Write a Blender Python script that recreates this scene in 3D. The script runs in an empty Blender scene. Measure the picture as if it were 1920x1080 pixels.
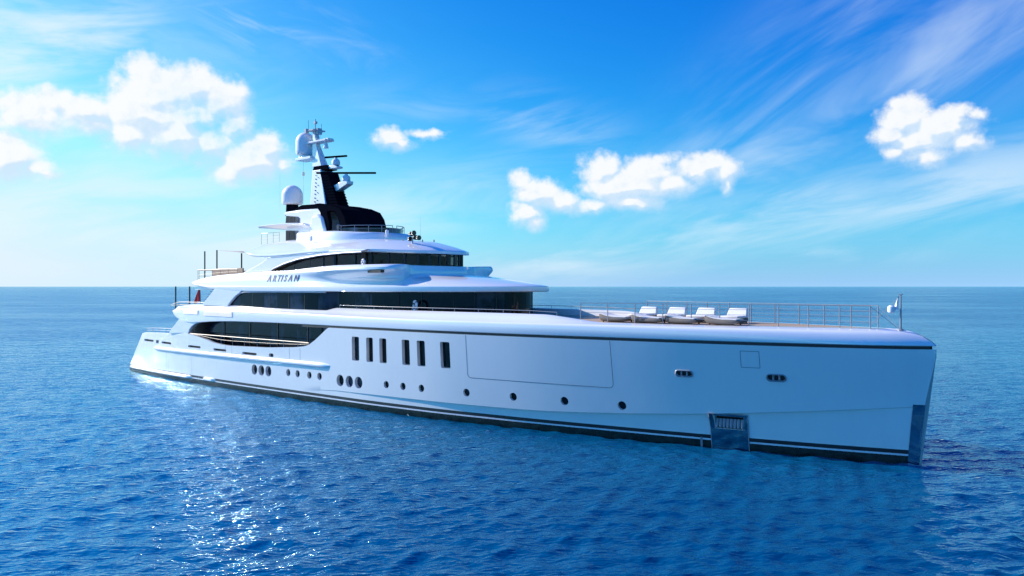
import bpy, bmesh, math, random
import numpy as np
from mathutils import Vector, Matrix

# ------------------------------------------------------------------ camera, sky, sun, exposure
scene = bpy.context.scene
COL = scene.collection
RAD = math.radians
LENS_PX = 28.0 / 36.0 * 1920.0          # focal length in photo pixels, only used for the sky directions below
EYE_Z = 7.4

cam_data = bpy.data.cameras.new("camera")
cam_data.lens = 28.0
cam_data.sensor_width = 36.0
cam_data.shift_y = -3.0 / 1920.0
cam_data.clip_start = 0.1
cam_data.clip_end = 120000.0
camera = bpy.data.objects.new("camera", cam_data)
COL.objects.link(camera)
camera.location = (0, 0, EYE_Z)
camera.rotation_euler = (RAD(90), 0, 0)
scene.camera = camera

SUN_AZ = RAD(-65.8)      # measured from +Y towards +X
SUN_EL = RAD(26.5)
SUN_DIR = Vector((math.sin(SUN_AZ) * math.cos(SUN_EL), math.cos(SUN_AZ) * math.cos(SUN_EL), math.sin(SUN_EL)))
sun_data = bpy.data.lights.new("sun", 'SUN')
sun_data.energy = 5.0
sun_data.angle = RAD(0.53)
sun_data.color = (1.0, 0.94, 0.90)
sun = bpy.data.objects.new("sun", sun_data)
COL.objects.link(sun)
sun.rotation_euler = (-SUN_DIR).to_track_quat('-Z', 'Y').to_euler()

scene.view_settings.view_transform = 'Standard'
scene.view_settings.look = 'None'
scene.view_settings.exposure = 0.5
scene.view_settings.gamma = 1.0
scene.cycles.use_denoising = True
scene.cycles.sample_clamp_indirect = 0.0
scene.cycles.use_adaptive_sampling = False
scene.cycles.caustics_reflective = False
scene.cycles.caustics_refractive = False

# ------------------------------------------------------------------ node helpers
class NT:
    def __init__(self, tree):
        self.t = tree
    def new(self, kind):
        return self.t.nodes.new(kind)
    def put(self, sock, v):
        if isinstance(v, bpy.types.NodeSocket):
            self.t.links.new(v, sock)
        elif v is not None:
            if sock.type == 'RGBA' and hasattr(v, '__len__') and len(v) == 3:
                v = (*v, 1.0)
            sock.default_value = v
    def m(self, op, a, b=None, c=None, clamp=False):
        n = self.new('ShaderNodeMath'); n.operation = op; n.use_clamp = clamp
        for s, v in zip(n.inputs, (a, b, c)): self.put(s, v)
        return n.outputs[0]
    def v(self, op, a, b=None, scale=None):
        n = self.new('ShaderNodeVectorMath'); n.operation = op
        self.put(n.inputs[0], a)
        if b is not None: self.put(n.inputs[1], b)
        if scale is not None: self.put(n.inputs['Scale'], scale)
        return n.outputs['Value'] if op in ('LENGTH', 'DOT_PRODUCT', 'DISTANCE') else n.outputs[0]
    def xyz(self, x, y, z):
        n = self.new('ShaderNodeCombineXYZ')
        for s, v in zip(n.inputs, (x, y, z)): self.put(s, v)
        return n.outputs[0]
    def sep(self, v):
        n = self.new('ShaderNodeSeparateXYZ'); self.put(n.inputs[0], v)
        return n.outputs
    def noise(self, vec, scale=1.0, detail=4.0, rough=0.5, dist=0.0, dims='3D'):
        n = self.new('ShaderNodeTexNoise'); n.noise_dimensions = dims
        self.put(n.inputs['Vector'], vec)
        n.inputs['Scale'].default_value = scale; n.inputs['Detail'].default_value = detail
        n.inputs['Roughness'].default_value = rough; n.inputs['Distortion'].default_value = dist
        return n.outputs
    def smooth(self, x, lo, hi, a=0.0, b=1.0):
        n = self.new('ShaderNodeMapRange'); n.interpolation_type = 'SMOOTHSTEP'
        for s, v in zip(n.inputs[:5], (x, lo, hi, a, b)): self.put(s, v)
        return n.outputs[0]
    def lin(self, x, lo, hi, a=0.0, b=1.0):
        n = self.new('ShaderNodeMapRange')
        for s, v in zip(n.inputs[:5], (x, lo, hi, a, b)): self.put(s, v)
        return n.outputs[0]
    def mix(self, f, a, b):
        n = self.new('ShaderNodeMix'); n.data_type = 'RGBA'
        self.put(n.inputs['Factor'], f); self.put(n.inputs[6], a); self.put(n.inputs[7], b)
        return n.outputs[2]

# ------------------------------------------------------------------ world: clear sky with cumulus and cirrus
world = bpy.data.worlds.new("World")
scene.world = world
world.use_nodes = True
wt = world.node_tree
wt.nodes.clear()
W = NT(wt)
w_out = W.new('ShaderNodeOutputWorld')
w_bg = W.new('ShaderNodeBackground')
wt.links.new(w_bg.outputs[0], w_out.inputs[0])
sky_tex = W.new('ShaderNodeTexSky')
sky_tex.sky_type = 'NISHITA'
sky_tex.sun_disc = False
sky_tex.sun_elevation = SUN_EL
sky_tex.sun_rotation = SUN_AZ
sky_tex.altitude = 0.0
sky_tex.air_density = 1.0
sky_tex.dust_density = 0.6
sky_tex.ozone_density = 2.0
SKY_STRENGTH = 0.12
SKY_GAIN = 0.72            # keeps the sky where it was when the exposure is opened for the shaded hull
w_bg.inputs['Strength'].default_value = SKY_STRENGTH

def sky_dir(px, py):
    az = math.atan2(px - 960.0, LENS_PX)
    el = math.atan2(537.0 - py, math.hypot(LENS_PX, px - 960.0))
    return az, el

def build_sky():
    tc = W.new('ShaderNodeTexCoord')
    d = W.v('NORMALIZE', tc.outputs['Generated'])
    x, y, z = W.sep(d)
    az = W.m('ARCTAN2', x, y)
    el = W.m('ARCSINE', z)
    # deep clear blue: per-channel contrast on the Nishita radiance
    r, g, b = W.sep(W.v('SCALE', sky_tex.outputs[0], scale=SKY_STRENGTH))
    r = W.m('MULTIPLY', W.m('POWER', W.m('MAXIMUM', r, 0.0), 2.5), 0.48)
    g = W.m('MULTIPLY', W.m('POWER', W.m('MAXIMUM', g, 0.0), 1.5), 1.32)
    b = W.m('MULTIPLY', W.m('POWER', W.m('MAXIMUM', b, 0.0), 0.6), 1.24)
    col = W.v('MINIMUM', W.xyz(r, g, b), (0.9, 0.95, 1.05))
    # pale band of sea haze, whiter towards the sun
    sa = Vector((SUN_DIR.x, SUN_DIR.y, 0)).normalized()
    flat_d = W.v('NORMALIZE', W.xyz(x, y, 0.0))
    cosn = W.v('DOT_PRODUCT', flat_d, (sa.x, sa.y, 0.0))
    to_sun = W.m('MULTIPLY', W.smooth(cosn, 0.20, 0.86), W.smooth(az, -1.65, -0.95))
    haze_col = W.mix(to_sun, W.mix(W.smooth(cosn, -0.75, 0.15), (0.40, 0.72, 1.10), (0.36, 0.64, 0.97)), (0.70, 0.87, 1.0))
    hz = W.m('EXPONENT', W.m('MULTIPLY', W.m('MAXIMUM', el, 0.0), W.m('ADD', W.lin(to_sun, 0.0, 1.0, -17.0, -5.2), W.smooth(az, -0.75, -1.4, 0.0, 8.0))))  # haze band widened left of the view to lift the shaded bow
    col = W.mix(W.m('MULTIPLY', hz, 0.92), col, haze_col)
    # angular position in degrees-like units (1 unit = 100 photo pixels)
    k = LENS_PX / 100.0
    P = W.xyz(W.m('MULTIPLY', az, k), W.m('MULTIPLY', el, k), 0.0)

    def loc(px, py):
        a, e = sky_dir(px, py)
        return a * k, e * k

    # ---- cirrus: long soft streaks
    def streaks(angle, sx, sy, seed, lo, hi):
        c, s = math.cos(angle), math.sin(angle)
        px_, py_, _ = W.sep(P)
        u = W.m('ADD', W.m('MULTIPLY', px_, c), W.m('MULTIPLY', py_, s))
        v = W.m('SUBTRACT', W.m('MULTIPLY', py_, c), W.m('MULTIPLY', px_, s))
        q = W.xyz(W.m('MULTIPLY', u, sx), W.m('MULTIPLY', v, sy), seed)
        n = W.noise(q, 1.0, 5.0, 0.58, 0.6)[0]
        return W.smooth(n, lo, hi)

    def region(px, py, rx, ry, ang=0.0):
        cx, cy = loc(px, py)
        o = W.v('SUBTRACT', P, (cx, cy, 0))
        a, b_, _ = W.sep(o)
        c, s = math.cos(ang), math.sin(ang)
        u = W.m('DIVIDE', W.m('ADD', W.m('MULTIPLY', a, c), W.m('MULTIPLY', b_, s)), rx / 100.0)
        v = W.m('DIVIDE', W.m('SUBTRACT', W.m('MULTIPLY', b_, c), W.m('MULTIPLY', a, s)), ry / 100.0)
        r2 = W.m('ADD', W.m('MULTIPLY', u, u), W.m('MULTIPLY', v, v))
        return W.m('EXPONENT', W.m('MULTIPLY', r2, -1.0))

    s_right = streaks(RAD(27), 0.24, 1.0, 3.1, 0.33, 0.68)
    s_flat = streaks(RAD(9), 0.30, 1.4, 8.4, 0.34, 0.70)
    s_top = streaks(RAD(-16), 0.45, 1.6, 1.7, 0.42, 0.75)
    right = W.m('MAXIMUM', region(1600, 190, 470, 85, RAD(25)), W.m('MULTIPLY', region(1500, 110, 300, 80, RAD(38)), 0.5))
    flat = W.m('MULTIPLY', W.m('MAXIMUM', region(1500, 400, 420, 55, RAD(12)), region(1800, 350, 260, 60, RAD(10))), 0.62)
    for r_, k_ in ((region(1010, 225, 130, 45, RAD(-12)), 0.5), (region(800, 200, 160, 40), 0.25),
                   (region(60, 90, 260, 140), 0.85), (region(120, 400, 420, 110), 0.75), (region(560, 440, 420, 60, RAD(14)), 0.7),
                   (region(1080, 485, 200, 36, RAD(4)), 0.72), (region(1560, 475, 120, 16), 0.5)):
        flat = W.m('MAXIMUM', flat, W.m('MULTIPLY', r_, k_))
    top = W.m('MAXIMUM', region(520, 55, 160, 55, RAD(-20)), W.m('MULTIPLY', region(300, 60, 260, 70), 0.35))
    cirrus = W.m('MAXIMUM', W.m('MULTIPLY', W.m('MULTIPLY', s_right, right), 0.52),
                 W.m('MAXIMUM', W.m('MULTIPLY', s_flat, flat), W.m('MULTIPLY', W.m('MULTIPLY', s_top, top), 0.6)))
    col = W.mix(cirrus, col, (0.80, 0.92, 1.02))

    # ---- cumulus: clusters of puffs broken up by fractal noise
    puffs = [
        (345, 222, 70, 46), (290, 218, 76, 46), (1728, 260, 60, 28), (1185, 345, 90, 34), (1300, 318, 40, 20),
        (300, 175, 85, 55), (275, 142, 46, 34), (362, 158, 55, 40), (415, 185, 45, 45), (262, 205, 70, 55),
        (330, 250, 80, 45), (250, 245, 50, 36), (390, 270, 50, 40), (440, 230, 30, 30),
        (465, 300, 60, 40), (500, 275, 40, 30), (430, 322, 34, 22), (530, 305, 22, 16),
        (60, 212, 66, 36), (150, 205, 60, 34), (110, 190, 50, 24), (175, 232, 40, 18), (20, 225, 40, 20),
        (18, 290, 50, 40), (62, 312, 34, 20), (84, 324, 16, 9),
        (728, 256, 36, 17), (790, 249, 42, 9), (752, 268, 22, 12),
        (1010, 360, 56, 30), (975, 338, 26, 20), (1052, 372, 36, 24), (985, 398, 34, 26), (1000, 415, 24, 14),
        (1125, 318, 46, 36), (1150, 350, 60, 36), (1215, 325, 60, 36), (1250, 345, 44, 24), (1240, 300, 34, 14), (1180, 378, 60, 16), (1110, 385, 40, 14),
        (1325, 305, 42, 22), (1362, 322, 24, 24), (1310, 330, 20, 14), (1366, 344, 12, 14),
        (1700, 222, 52, 34), (1692, 200, 34, 18), (1755, 238, 56, 32), (1672, 250, 36, 22), (1740, 290, 38, 15), (1790, 212, 26, 16), (1830, 214, 18, 10), (1805, 262, 36, 18), (1680, 285, 24, 14),
    ]
    px_, py_, _ = W.sep(P)

    def field(Q, full=True):
        best = None
        for (cx, cy, rx, ry) in puffs:
            a, e = loc(cx, cy)
            o = W.v('DIVIDE', W.v('SUBTRACT', Q, (a, e, 0.0)), (rx / 100.0, ry / 100.0, 1.0))
            s_ = W.m('MULTIPLY', W.m('SUBTRACT', 1.0, W.v('LENGTH', o)), (rx * ry) ** 0.5 / 50.0 + 0.35)
            if best is None: best = s_
            else:
                n = W.new('ShaderNodeMath'); n.operation = 'SMOOTH_MAX'
                W.put(n.inputs[0], best); W.put(n.inputs[1], s_); n.inputs[2].default_value = 0.16
                best = n.outputs[0]
        return best

    warp = W.noise(P, 1.6, 3.0, 0.6)[1]
    Q = W.v('ADD', P, W.v('MULTIPLY', W.v('SUBTRACT', warp, (0.5, 0.5, 0.5)), (0.30, 0.26, 0.0)))
    bill = W.noise(P, 3.0, 7.0, 0.60, 0.0)[0]
    off = (-0.10, 0.10, 0.0)
    bill2 = W.noise(W.v('ADD', P, off), 3.0, 5.0, 0.60, 0.0)[0]
    big = W.noise(W.v('ADD', P, (3.0, 7.0, 2.0)), 1.3, 3.0, 0.5)[0]
    f = field(Q)
    f_up = field(W.v('ADD', Q, (-0.10, 0.17, 0.0)))      # how much cloud lies above, towards the sun
    under = W.smooth(W.m('SUBTRACT', f_up, f), -0.12, 0.34)
    dens = W.m('ADD', f, W.m('MULTIPLY', W.m('SUBTRACT', bill, 0.5), 1.45))
    soft = W.lin(under, 0.0, 1.0, 0.56, 0.74)
    alpha = W.smooth(dens, W.lin(under, 0.0, 1.0, -0.20, -0.55), soft)
    relief = W.m('SUBTRACT', bill, bill2)
    light = W.m('SUBTRACT', W.m('ADD', 0.92, W.m('MULTIPLY', relief, 0.95)), W.m('MULTIPLY', under, W.smooth(big, 0.34, 0.60, 0.34, 0.66)))
    ccol = W.mix(W.smooth(light, 0.30, 1.0), (0.64, 0.80, 0.97), (0.96, 0.975, 0.985))
    thin = W.m('MAXIMUM', region(400, 238, 66, 30, RAD(-30)), region(340, 295, 60, 24))
    thin = W.m('MULTIPLY', thin, W.smooth(bill, 0.66, 0.36, 0.25, 0.85))
    alpha = W.m('MULTIPLY', W.m('MULTIPLY', alpha, 0.97), W.m('SUBTRACT', 1.0, thin))
    col = W.mix(alpha, col, ccol)
    # out-of-view sky, sunward and behind, boosted to fill the shaded hull
    fill_gain = W.m('ADD', 1.0, W.m('MULTIPLY', W.smooth(az, -0.72, -1.45), 0.55))
    return W.v('SCALE', col, scale=W.m('MULTIPLY', fill_gain, SKY_GAIN / SKY_STRENGTH))

wt.links.new(build_sky(), w_bg.inputs['Color'])

# ------------------------------------------------------------------ materials
def new_mat(name):
    m = bpy.data.materials.new(name)
    m.use_nodes = True
    t = m.node_tree
    return m, NT(t), t.nodes['Principled BSDF']

def mat(name, color, rough=0.4, metal=0.0, coat=0.0, spec=0.5, grain=0.0, gscale=6.0, bump=0.0, coat_rough=0.05):
    m, n, p = new_mat(name)
    p.inputs['Base Color'].default_value = (*color, 1)
    p.inputs['Roughness'].default_value = rough
    p.inputs['Metallic'].default_value = metal
    p.inputs['Coat Weight'].default_value = coat
    p.inputs['Coat Roughness'].default_value = coat_rough
    p.inputs['Specular IOR Level'].default_value = spec
    if grain or bump:
        tc = n.new('ShaderNodeTexCoord')
        nz = n.noise(tc.outputs['Object'], gscale, 5.0, 0.6)[0]
        if grain:
            lo = tuple(c * (1 - grain) for c in color); hi = tuple(min(1, c * (1 + grain)) for c in color)
            n.put(p.inputs['Base Color'], n.mix(n.smooth(nz, 0.3, 0.7), lo, hi))
        if bump:
            b = n.new('ShaderNodeBump'); b.inputs['Strength'].default_value = bump; b.inputs['Distance'].default_value = 0.02
            n.put(b.inputs['Height'], nz); n.put(p.inputs['Normal'], b.outputs[0])
    return m

def paint_mat(name, color, rough=0.28, coat=0.35, spec=0.5):
    """fair yacht paint: faint large-scale waviness of the filler and light weathering"""
    m, n, p = new_mat(name)
    tc = n.new('ShaderNodeTexCoord')
    o = tc.outputs['Object']
    big = n.noise(o, 0.35, 3.0, 0.5)[0]
    streak = n.noise(n.v('MULTIPLY', o, (2.2, 2.2, 0.35)), 1.0, 5.0, 0.6)[0]
    lo = tuple(c * 0.98 for c in color)
    n.put(p.inputs['Base Color'], n.mix(n.smooth(streak, 0.42, 0.75), color, lo))
    n.put(p.inputs['Roughness'], n.lin(streak, 0.3, 0.7, rough * 0.85, rough * 1.2))
    b = n.new('ShaderNodeBump'); b.inputs['Strength'].default_value = 0.05; b.inputs['Distance'].default_value = 0.10
    n.put(b.inputs['Height'], big); n.put(p.inputs['Normal'], b.outputs[0])
    n.put(p.inputs['Coat Normal'], b.outputs[0])
    p.inputs['Specular IOR Level'].default_value = spec
    p.inputs['Coat Weight'].default_value = coat
    p.inputs['Coat Roughness'].default_value = 0.11
    p.inputs['Coat IOR'].default_value = 2.0
    return m

def teak_mat(name, along='x'):
    m, n, p = new_mat(name)
    tc = n.new('ShaderNodeTexCoord')
    x, y, z = n.sep(tc.outputs['Object'])
    f = n.m('FRACT', n.m('MULTIPLY', y, 9.0))
    line = n.m('LESS_THAN', f, 0.10)
    grain = n.noise(n.xyz(n.m('MULTIPLY', x, 1.2), n.m('MULTIPLY', y, 22.0), z), 1.0, 4.0, 0.6)[0]
    wood = n.mix(grain, (0.36, 0.22, 0.12), (0.56, 0.38, 0.23))
    n.put(p.inputs['Base Color'], n.mix(line, wood, (0.05, 0.04, 0.035)))
    p.inputs['Roughness'].default_value = 0.65
    return m

def glass_mat(name, color, spec=0.28):
    """very dark mirror glazing with blinds and rooms dimly behind it"""
    m, n, p = new_mat(name)
    tc = n.new('ShaderNodeTexCoord')
    o = tc.outputs['Object']
    x, y, z = n.sep(o)
    pane = n.m('FLOOR', n.m('DIVIDE', n.m('ADD', x, n.m('MULTIPLY', y, 0.35)), 1.55))
    wn = n.new('ShaderNodeTexWhiteNoise'); wn.noise_dimensions = '1D'; n.put(wn.inputs['W'], pane)
    blind = n.smooth(wn.outputs[0], 0.35, 0.95)
    big = n.noise(n.v('MULTIPLY', o, (0.9, 0.9, 0.8)), 1.0, 3.0, 0.55)[0]
    lo = tuple(c * 0.35 for c in color); hi = tuple(c * 4.5 for c in color)
    n.put(p.inputs['Base Color'], n.mix(n.m('MULTIPLY', blind, n.smooth(big, 0.35, 0.62)), lo, hi))
    p.inputs['Roughness'].default_value = 0.045
    p.inputs['IOR'].default_value = 1.45
    p.inputs['Specular IOR Level'].default_value = spec
    b = n.new('ShaderNodeBump'); b.inputs['Strength'].default_value = 0.04; b.inputs['Distance'].default_value = 0.1
    n.put(b.inputs['Height'], n.noise(o, 0.5, 2.0)[0]); n.put(p.inputs['Normal'], b.outputs[0])
    return m

def carbon_mat(name):
    m, n, p = new_mat(name)
    tc = n.new('ShaderNodeTexCoord')
    nz = n.noise(tc.outputs['Object'], 1.3, 4.0, 0.6)[0]
    n.put(p.inputs['Base Color'], n.mix(nz, (0.004, 0.0045, 0.008), (0.007, 0.008, 0.013)))
    p.inputs['Roughness'].default_value = 0.5
    p.inputs['Specular IOR Level'].default_value = 0.0
    return m

WHITE = paint_mat("white_paint", (0.84, 0.83, 0.81), 0.36, 1.0, 0.12)
HULLW = paint_mat("hull_paint", (0.79, 0.77, 0.73), 0.30, 1.0, 0.1)
BLACK = mat("black_paint", (0.010, 0.011, 0.014), 0.35, coat=0.2, grain=0.3, gscale=2.0)
ANTIF = mat("antifouling", (0.014, 0.017, 0.012), 0.22, grain=0.5, gscale=3.0)
STRIPE = mat("stripe_paint", (0.72, 0.72, 0.74), 0.3, grain=0.08, gscale=4.0)
GROOVE = mat("groove_black", (0.006, 0.006, 0.009), 0.45, grain=0.2)
GLASS = glass_mat("dark_glass", (0.006, 0.009, 0.015))
BGLASS = glass_mat("cabin_glass", (0.035, 0.042, 0.052), 0.35)

def tinted_glass(name, tint, gloss):
    """tinted wheelhouse panes one can look through"""
    m, n, p = new_mat(name)
    t = m.node_tree
    tr = n.new('ShaderNodeBsdfTransparent'); n.put(tr.inputs[0], tint)
    tc = n.new('ShaderNodeTexCoord')
    nz = n.noise(tc.outputs['Object'], 0.6, 2.0)[0]
    gl = n.new('ShaderNodeBsdfGlossy'); gl.inputs['Roughness'].default_value = 0.03
    n.put(gl.inputs['Color'], n.mix(nz, (0.7, 0.75, 0.8), (0.9, 0.93, 0.95)))
    fr = n.new('ShaderNodeFresnel'); fr.inputs['IOR'].default_value = 1.36
    mx = n.new('ShaderNodeMixShader')
    n.put(mx.inputs[0], n.m('MULTIPLY', fr.outputs[0], gloss)); t.links.new(tr.outputs[0], mx.inputs[1]); t.links.new(gl.outputs[0], mx.inputs[2])
    out = [q for q in t.nodes if q.type == 'OUTPUT_MATERIAL'][0]
    t.links.new(mx.outputs[0], out.inputs[0])
    return m
WGLASS = tinted_glass("wheelhouse_glass", (0.72, 0.78, 0.80), 0.8)
GREY = mat("grey_paint", (0.42, 0.44, 0.47), 0.35, grain=0.06)
LINEM = mat("seam_line", (0.10, 0.12, 0.15), 0.6, grain=0.1)
CARBON = carbon_mat("carbon_black")
STEEL = mat("polished_steel", (0.24, 0.255, 0.28), 0.35, metal=0.0, grain=0.08, gscale=20)
CHROME = mat("chrome_plate", (0.20, 0.25, 0.30), 0.09, metal=1.0, grain=0.12, gscale=3)
TEAK = teak_mat("teak_deck")
CAPWOOD = mat("varnished_rail", (0.36, 0.22, 0.10), 0.45, coat=0.0, grain=0.2, gscale=5.0)
RADOME = mat("radome_white", (0.80, 0.80, 0.80), 0.4, spec=0.1, grain=0.03)
CUSHION = mat("cushion_fabric", (0.74, 0.70, 0.63), 0.85, grain=0.06, gscale=14.0, bump=0.2)
WICKER = mat("taupe_wicker", (0.15, 0.125, 0.105), 0.8, grain=0.3, gscale=40.0, bump=0.3)
SAIL = mat("awning_cloth", (0.62, 0.54, 0.44), 0.9, grain=0.06, gscale=10.0)
REVEAL = mat("reveal_paint", (0.70, 0.71, 0.73), 0.4, spec=0.1, grain=0.04)
INTERIOR = mat("interior_shade", (0.05, 0.04, 0.035), 0.7, grain=0.4, gscale=1.5)
TAN = mat("tan_upholstery", (0.42, 0.30, 0.20), 0.8, grain=0.15, gscale=6.0)
NAVY = mat("navy_letter", (0.045, 0.06, 0.16), 0.35, grain=0.1)

# ------------------------------------------------------------------ mesh helpers
class MB:
    def __init__(self):
        self.v = []; self.f = []; self.mi = []
    def add(self, verts, faces, mi=0):
        o = len(self.v)
        self.v.extend([tuple(map(float, q)) for q in verts])
        for f in faces:
            self.f.append(tuple(i + o for i in f)); self.mi.append(mi)
        return self
    def grid(self, rows, mi=0, close_u=False, row_mi=None):
        """rows: list of equally long point lists; faces between neighbours"""
        nr, nc = len(rows), len(rows[0])
        o = len(self.v)
        for r in rows: self.v.extend([tuple(map(float, q)) for q in r])
        for i in range(nr - 1):
            for j in range(nc if close_u else nc - 1):
                k = (j + 1) % nc
                self.f.append((o + i * nc + j, o + i * nc + k, o + (i + 1) * nc + k, o + (i + 1) * nc + j))
                self.mi.append(row_mi[j] if row_mi else mi)
        return self
    def box(self, x0, x1, y0, y1, z0, z1, mi=0):
        v = [(x0, y0, z0), (x1, y0, z0), (x1, y1, z0), (x0, y1, z0), (x0, y0, z1), (x1, y0, z1), (x1, y1, z1), (x0, y1, z1)]
        return self.add(v, [(0, 3, 2, 1), (4, 5, 6, 7), (0, 1, 5, 4), (1, 2, 6, 5), (2, 3, 7, 6), (3, 0, 4, 7)], mi)
    def tube(self, pts, r, n=8, mi=0, cap=True):
        pts = [Vector(p) for p in pts]
        rs = r if hasattr(r, '__len__') else [r] * len(pts)
        rings = []
        up = Vector((0, 0, 1))
        for i, p in enumerate(pts):
            if i == 0: t = pts[1] - p
            elif i == len(pts) - 1: t = p - pts[i - 1]
            else: t = (pts[i + 1] - p).normalized() + (p - pts[i - 1]).normalized()
            t.normalize()
            a = up if abs(t.dot(up)) < 0.95 else Vector((1, 0, 0))
            u = t.cross(a).normalized(); w = u.cross(t).normalized()
            rings.append([p + (u * math.cos(2 * math.pi * k / n) + w * math.sin(2 * math.pi * k / n)) * rs[i] for k in range(n)])
        o = len(self.v)
        self.grid(rings, mi, close_u=True)
        if cap:
            self.f.append(tuple(o + k for k in reversed(range(n)))); self.mi.append(mi)
            e = o + (len(pts) - 1) * n
            self.f.append(tuple(e + k for k in range(n))); self.mi.append(mi)
        return self
    def lathe(self, prof, c=(0, 0, 0), n=24, mi=0, axis=None):
        """prof: (radius, height) pairs turned about z"""
        M = Matrix.Translation(Vector(c))
        if axis is not None:
            M = M @ Vector(axis).to_track_quat('Z', 'Y').to_matrix().to_4x4()
        rows = [[M @ Vector((r * math.cos(2 * math.pi * k / n), r * math.sin(2 * math.pi * k / n), h)) for k in range(n)] for r, h in prof]
        o = len(self.v)
        self.grid(rows, mi, close_u=True)
        self.f.append(tuple(o + k for k in reversed(range(n)))); self.mi.append(mi)
        e = o + (len(prof) - 1) * n
        self.f.append(tuple(e + k for k in range(n))); self.mi.append(mi)
        return self
    def plate(self, poly, y0, y1, mi=0):
        """polygon in x,z thickened between y0 and y1"""
        n = len(poly)
        v = [(x, y0, z) for x, z in poly] + [(x, y1, z) for x, z in poly]
        f = [tuple(range(n)), tuple(reversed(range(n, 2 * n)))]
        f += [(i, n + i, n + (i + 1) % n, (i + 1) % n) for i in range(n)]
        return self.add(v, f, mi)
    def slab(self, poly, z0, z1, mi=0):
        """polygon in x,y thickened between z0 and z1"""
        n = len(poly)
        v = [(x, y, z0) for x, y in poly] + [(x, y, z1) for x, y in poly]
        f = [tuple(reversed(range(n))), tuple(range(n, 2 * n))]
        f += [(i, (i + 1) % n, n + (i + 1) % n, n + i) for i in range(n)]
        return self.add(v, f, mi)
    def build(self, name, mats, parent=None, smooth=30.0, bevel=0.0, fix=True):
        me = bpy.data.meshes.new(name)
        me.from_pydata(self.v, [], self.f)
        mats = mats if isinstance(mats, (list, tuple)) else [mats]
        for m_ in mats: me.materials.append(m_)
        me.polygons.foreach_set('material_index', self.mi)
        if fix:
            bm = bmesh.new(); bm.from_mesh(me)
            bmesh.ops.remove_doubles(bm, verts=bm.verts, dist=1e-5)
            bmesh.ops.dissolve_degenerate(bm, edges=bm.edges, dist=1e-5)
            bmesh.ops.recalc_face_normals(bm, faces=bm.faces)
            bm.to_mesh(me); bm.free()
        if smooth:
            me.polygons.foreach_set('use_smooth', [True] * len(me.polygons))
            me.set_sharp_from_angle(angle=RAD(smooth))
        me.update()
        ob = bpy.data.objects.new(name, me)
        COL.objects.link(ob)
        if bevel:
            b = ob.modifiers.new('bevel', 'BEVEL'); b.width = bevel; b.segments = 2; b.limit_method = 'ANGLE'; b.angle_limit = RAD(40)
            b.harden_normals = False
        if parent: ob.parent = parent
        return ob

def tag(o, label=None, cat=None, group=None, kind=None):
    for k, v in (('label', label), ('category', cat), ('group', group), ('kind', kind)):
        if v: o[k] = v
    return o

def empty(name, loc, rz=0.0):
    o = bpy.data.objects.new(name, None)
    o.empty_display_size = 0.5
    o.location = loc; o.rotation_euler = (0, 0, rz)
    COL.objects.link(o)
    return o

def lerp_tab(tab, x):
    """smooth monotone interpolation of a table of (x, value, value ...)"""
    X = np.array([r[0] for r in tab], float)
    out = []
    for c in range(1, len(tab[0])):
        Y = np.array([r[c] for r in tab], float)
        out.append(pchip(X, Y, x))
    return out[0] if len(out) == 1 else out

def pchip(X, Y, x):
    x = min(max(x, X[0]), X[-1])
    h = np.diff(X); d = np.diff(Y) / h
    n = len(X)
    m = np.zeros(n)
    for i in range(1, n - 1):
        if d[i - 1] * d[i] > 0:
            w1 = 2 * h[i] + h[i - 1]; w2 = h[i] + 2 * h[i - 1]
            m[i] = (w1 + w2) / (w1 / d[i - 1] + w2 / d[i])
    m[0] = d[0]; m[-1] = d[-1]
    i = int(min(max(np.searchsorted(X, x) - 1, 0), n - 2))
    t = (x - X[i]) / h[i]
    return float((1 + 2 * t) * (1 - t) ** 2 * Y[i] + t * (1 - t) ** 2 * h[i] * m[i] + t * t * (3 - 2 * t) * Y[i + 1] + t * t * (t - 1) * h[i] * m[i + 1])

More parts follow.
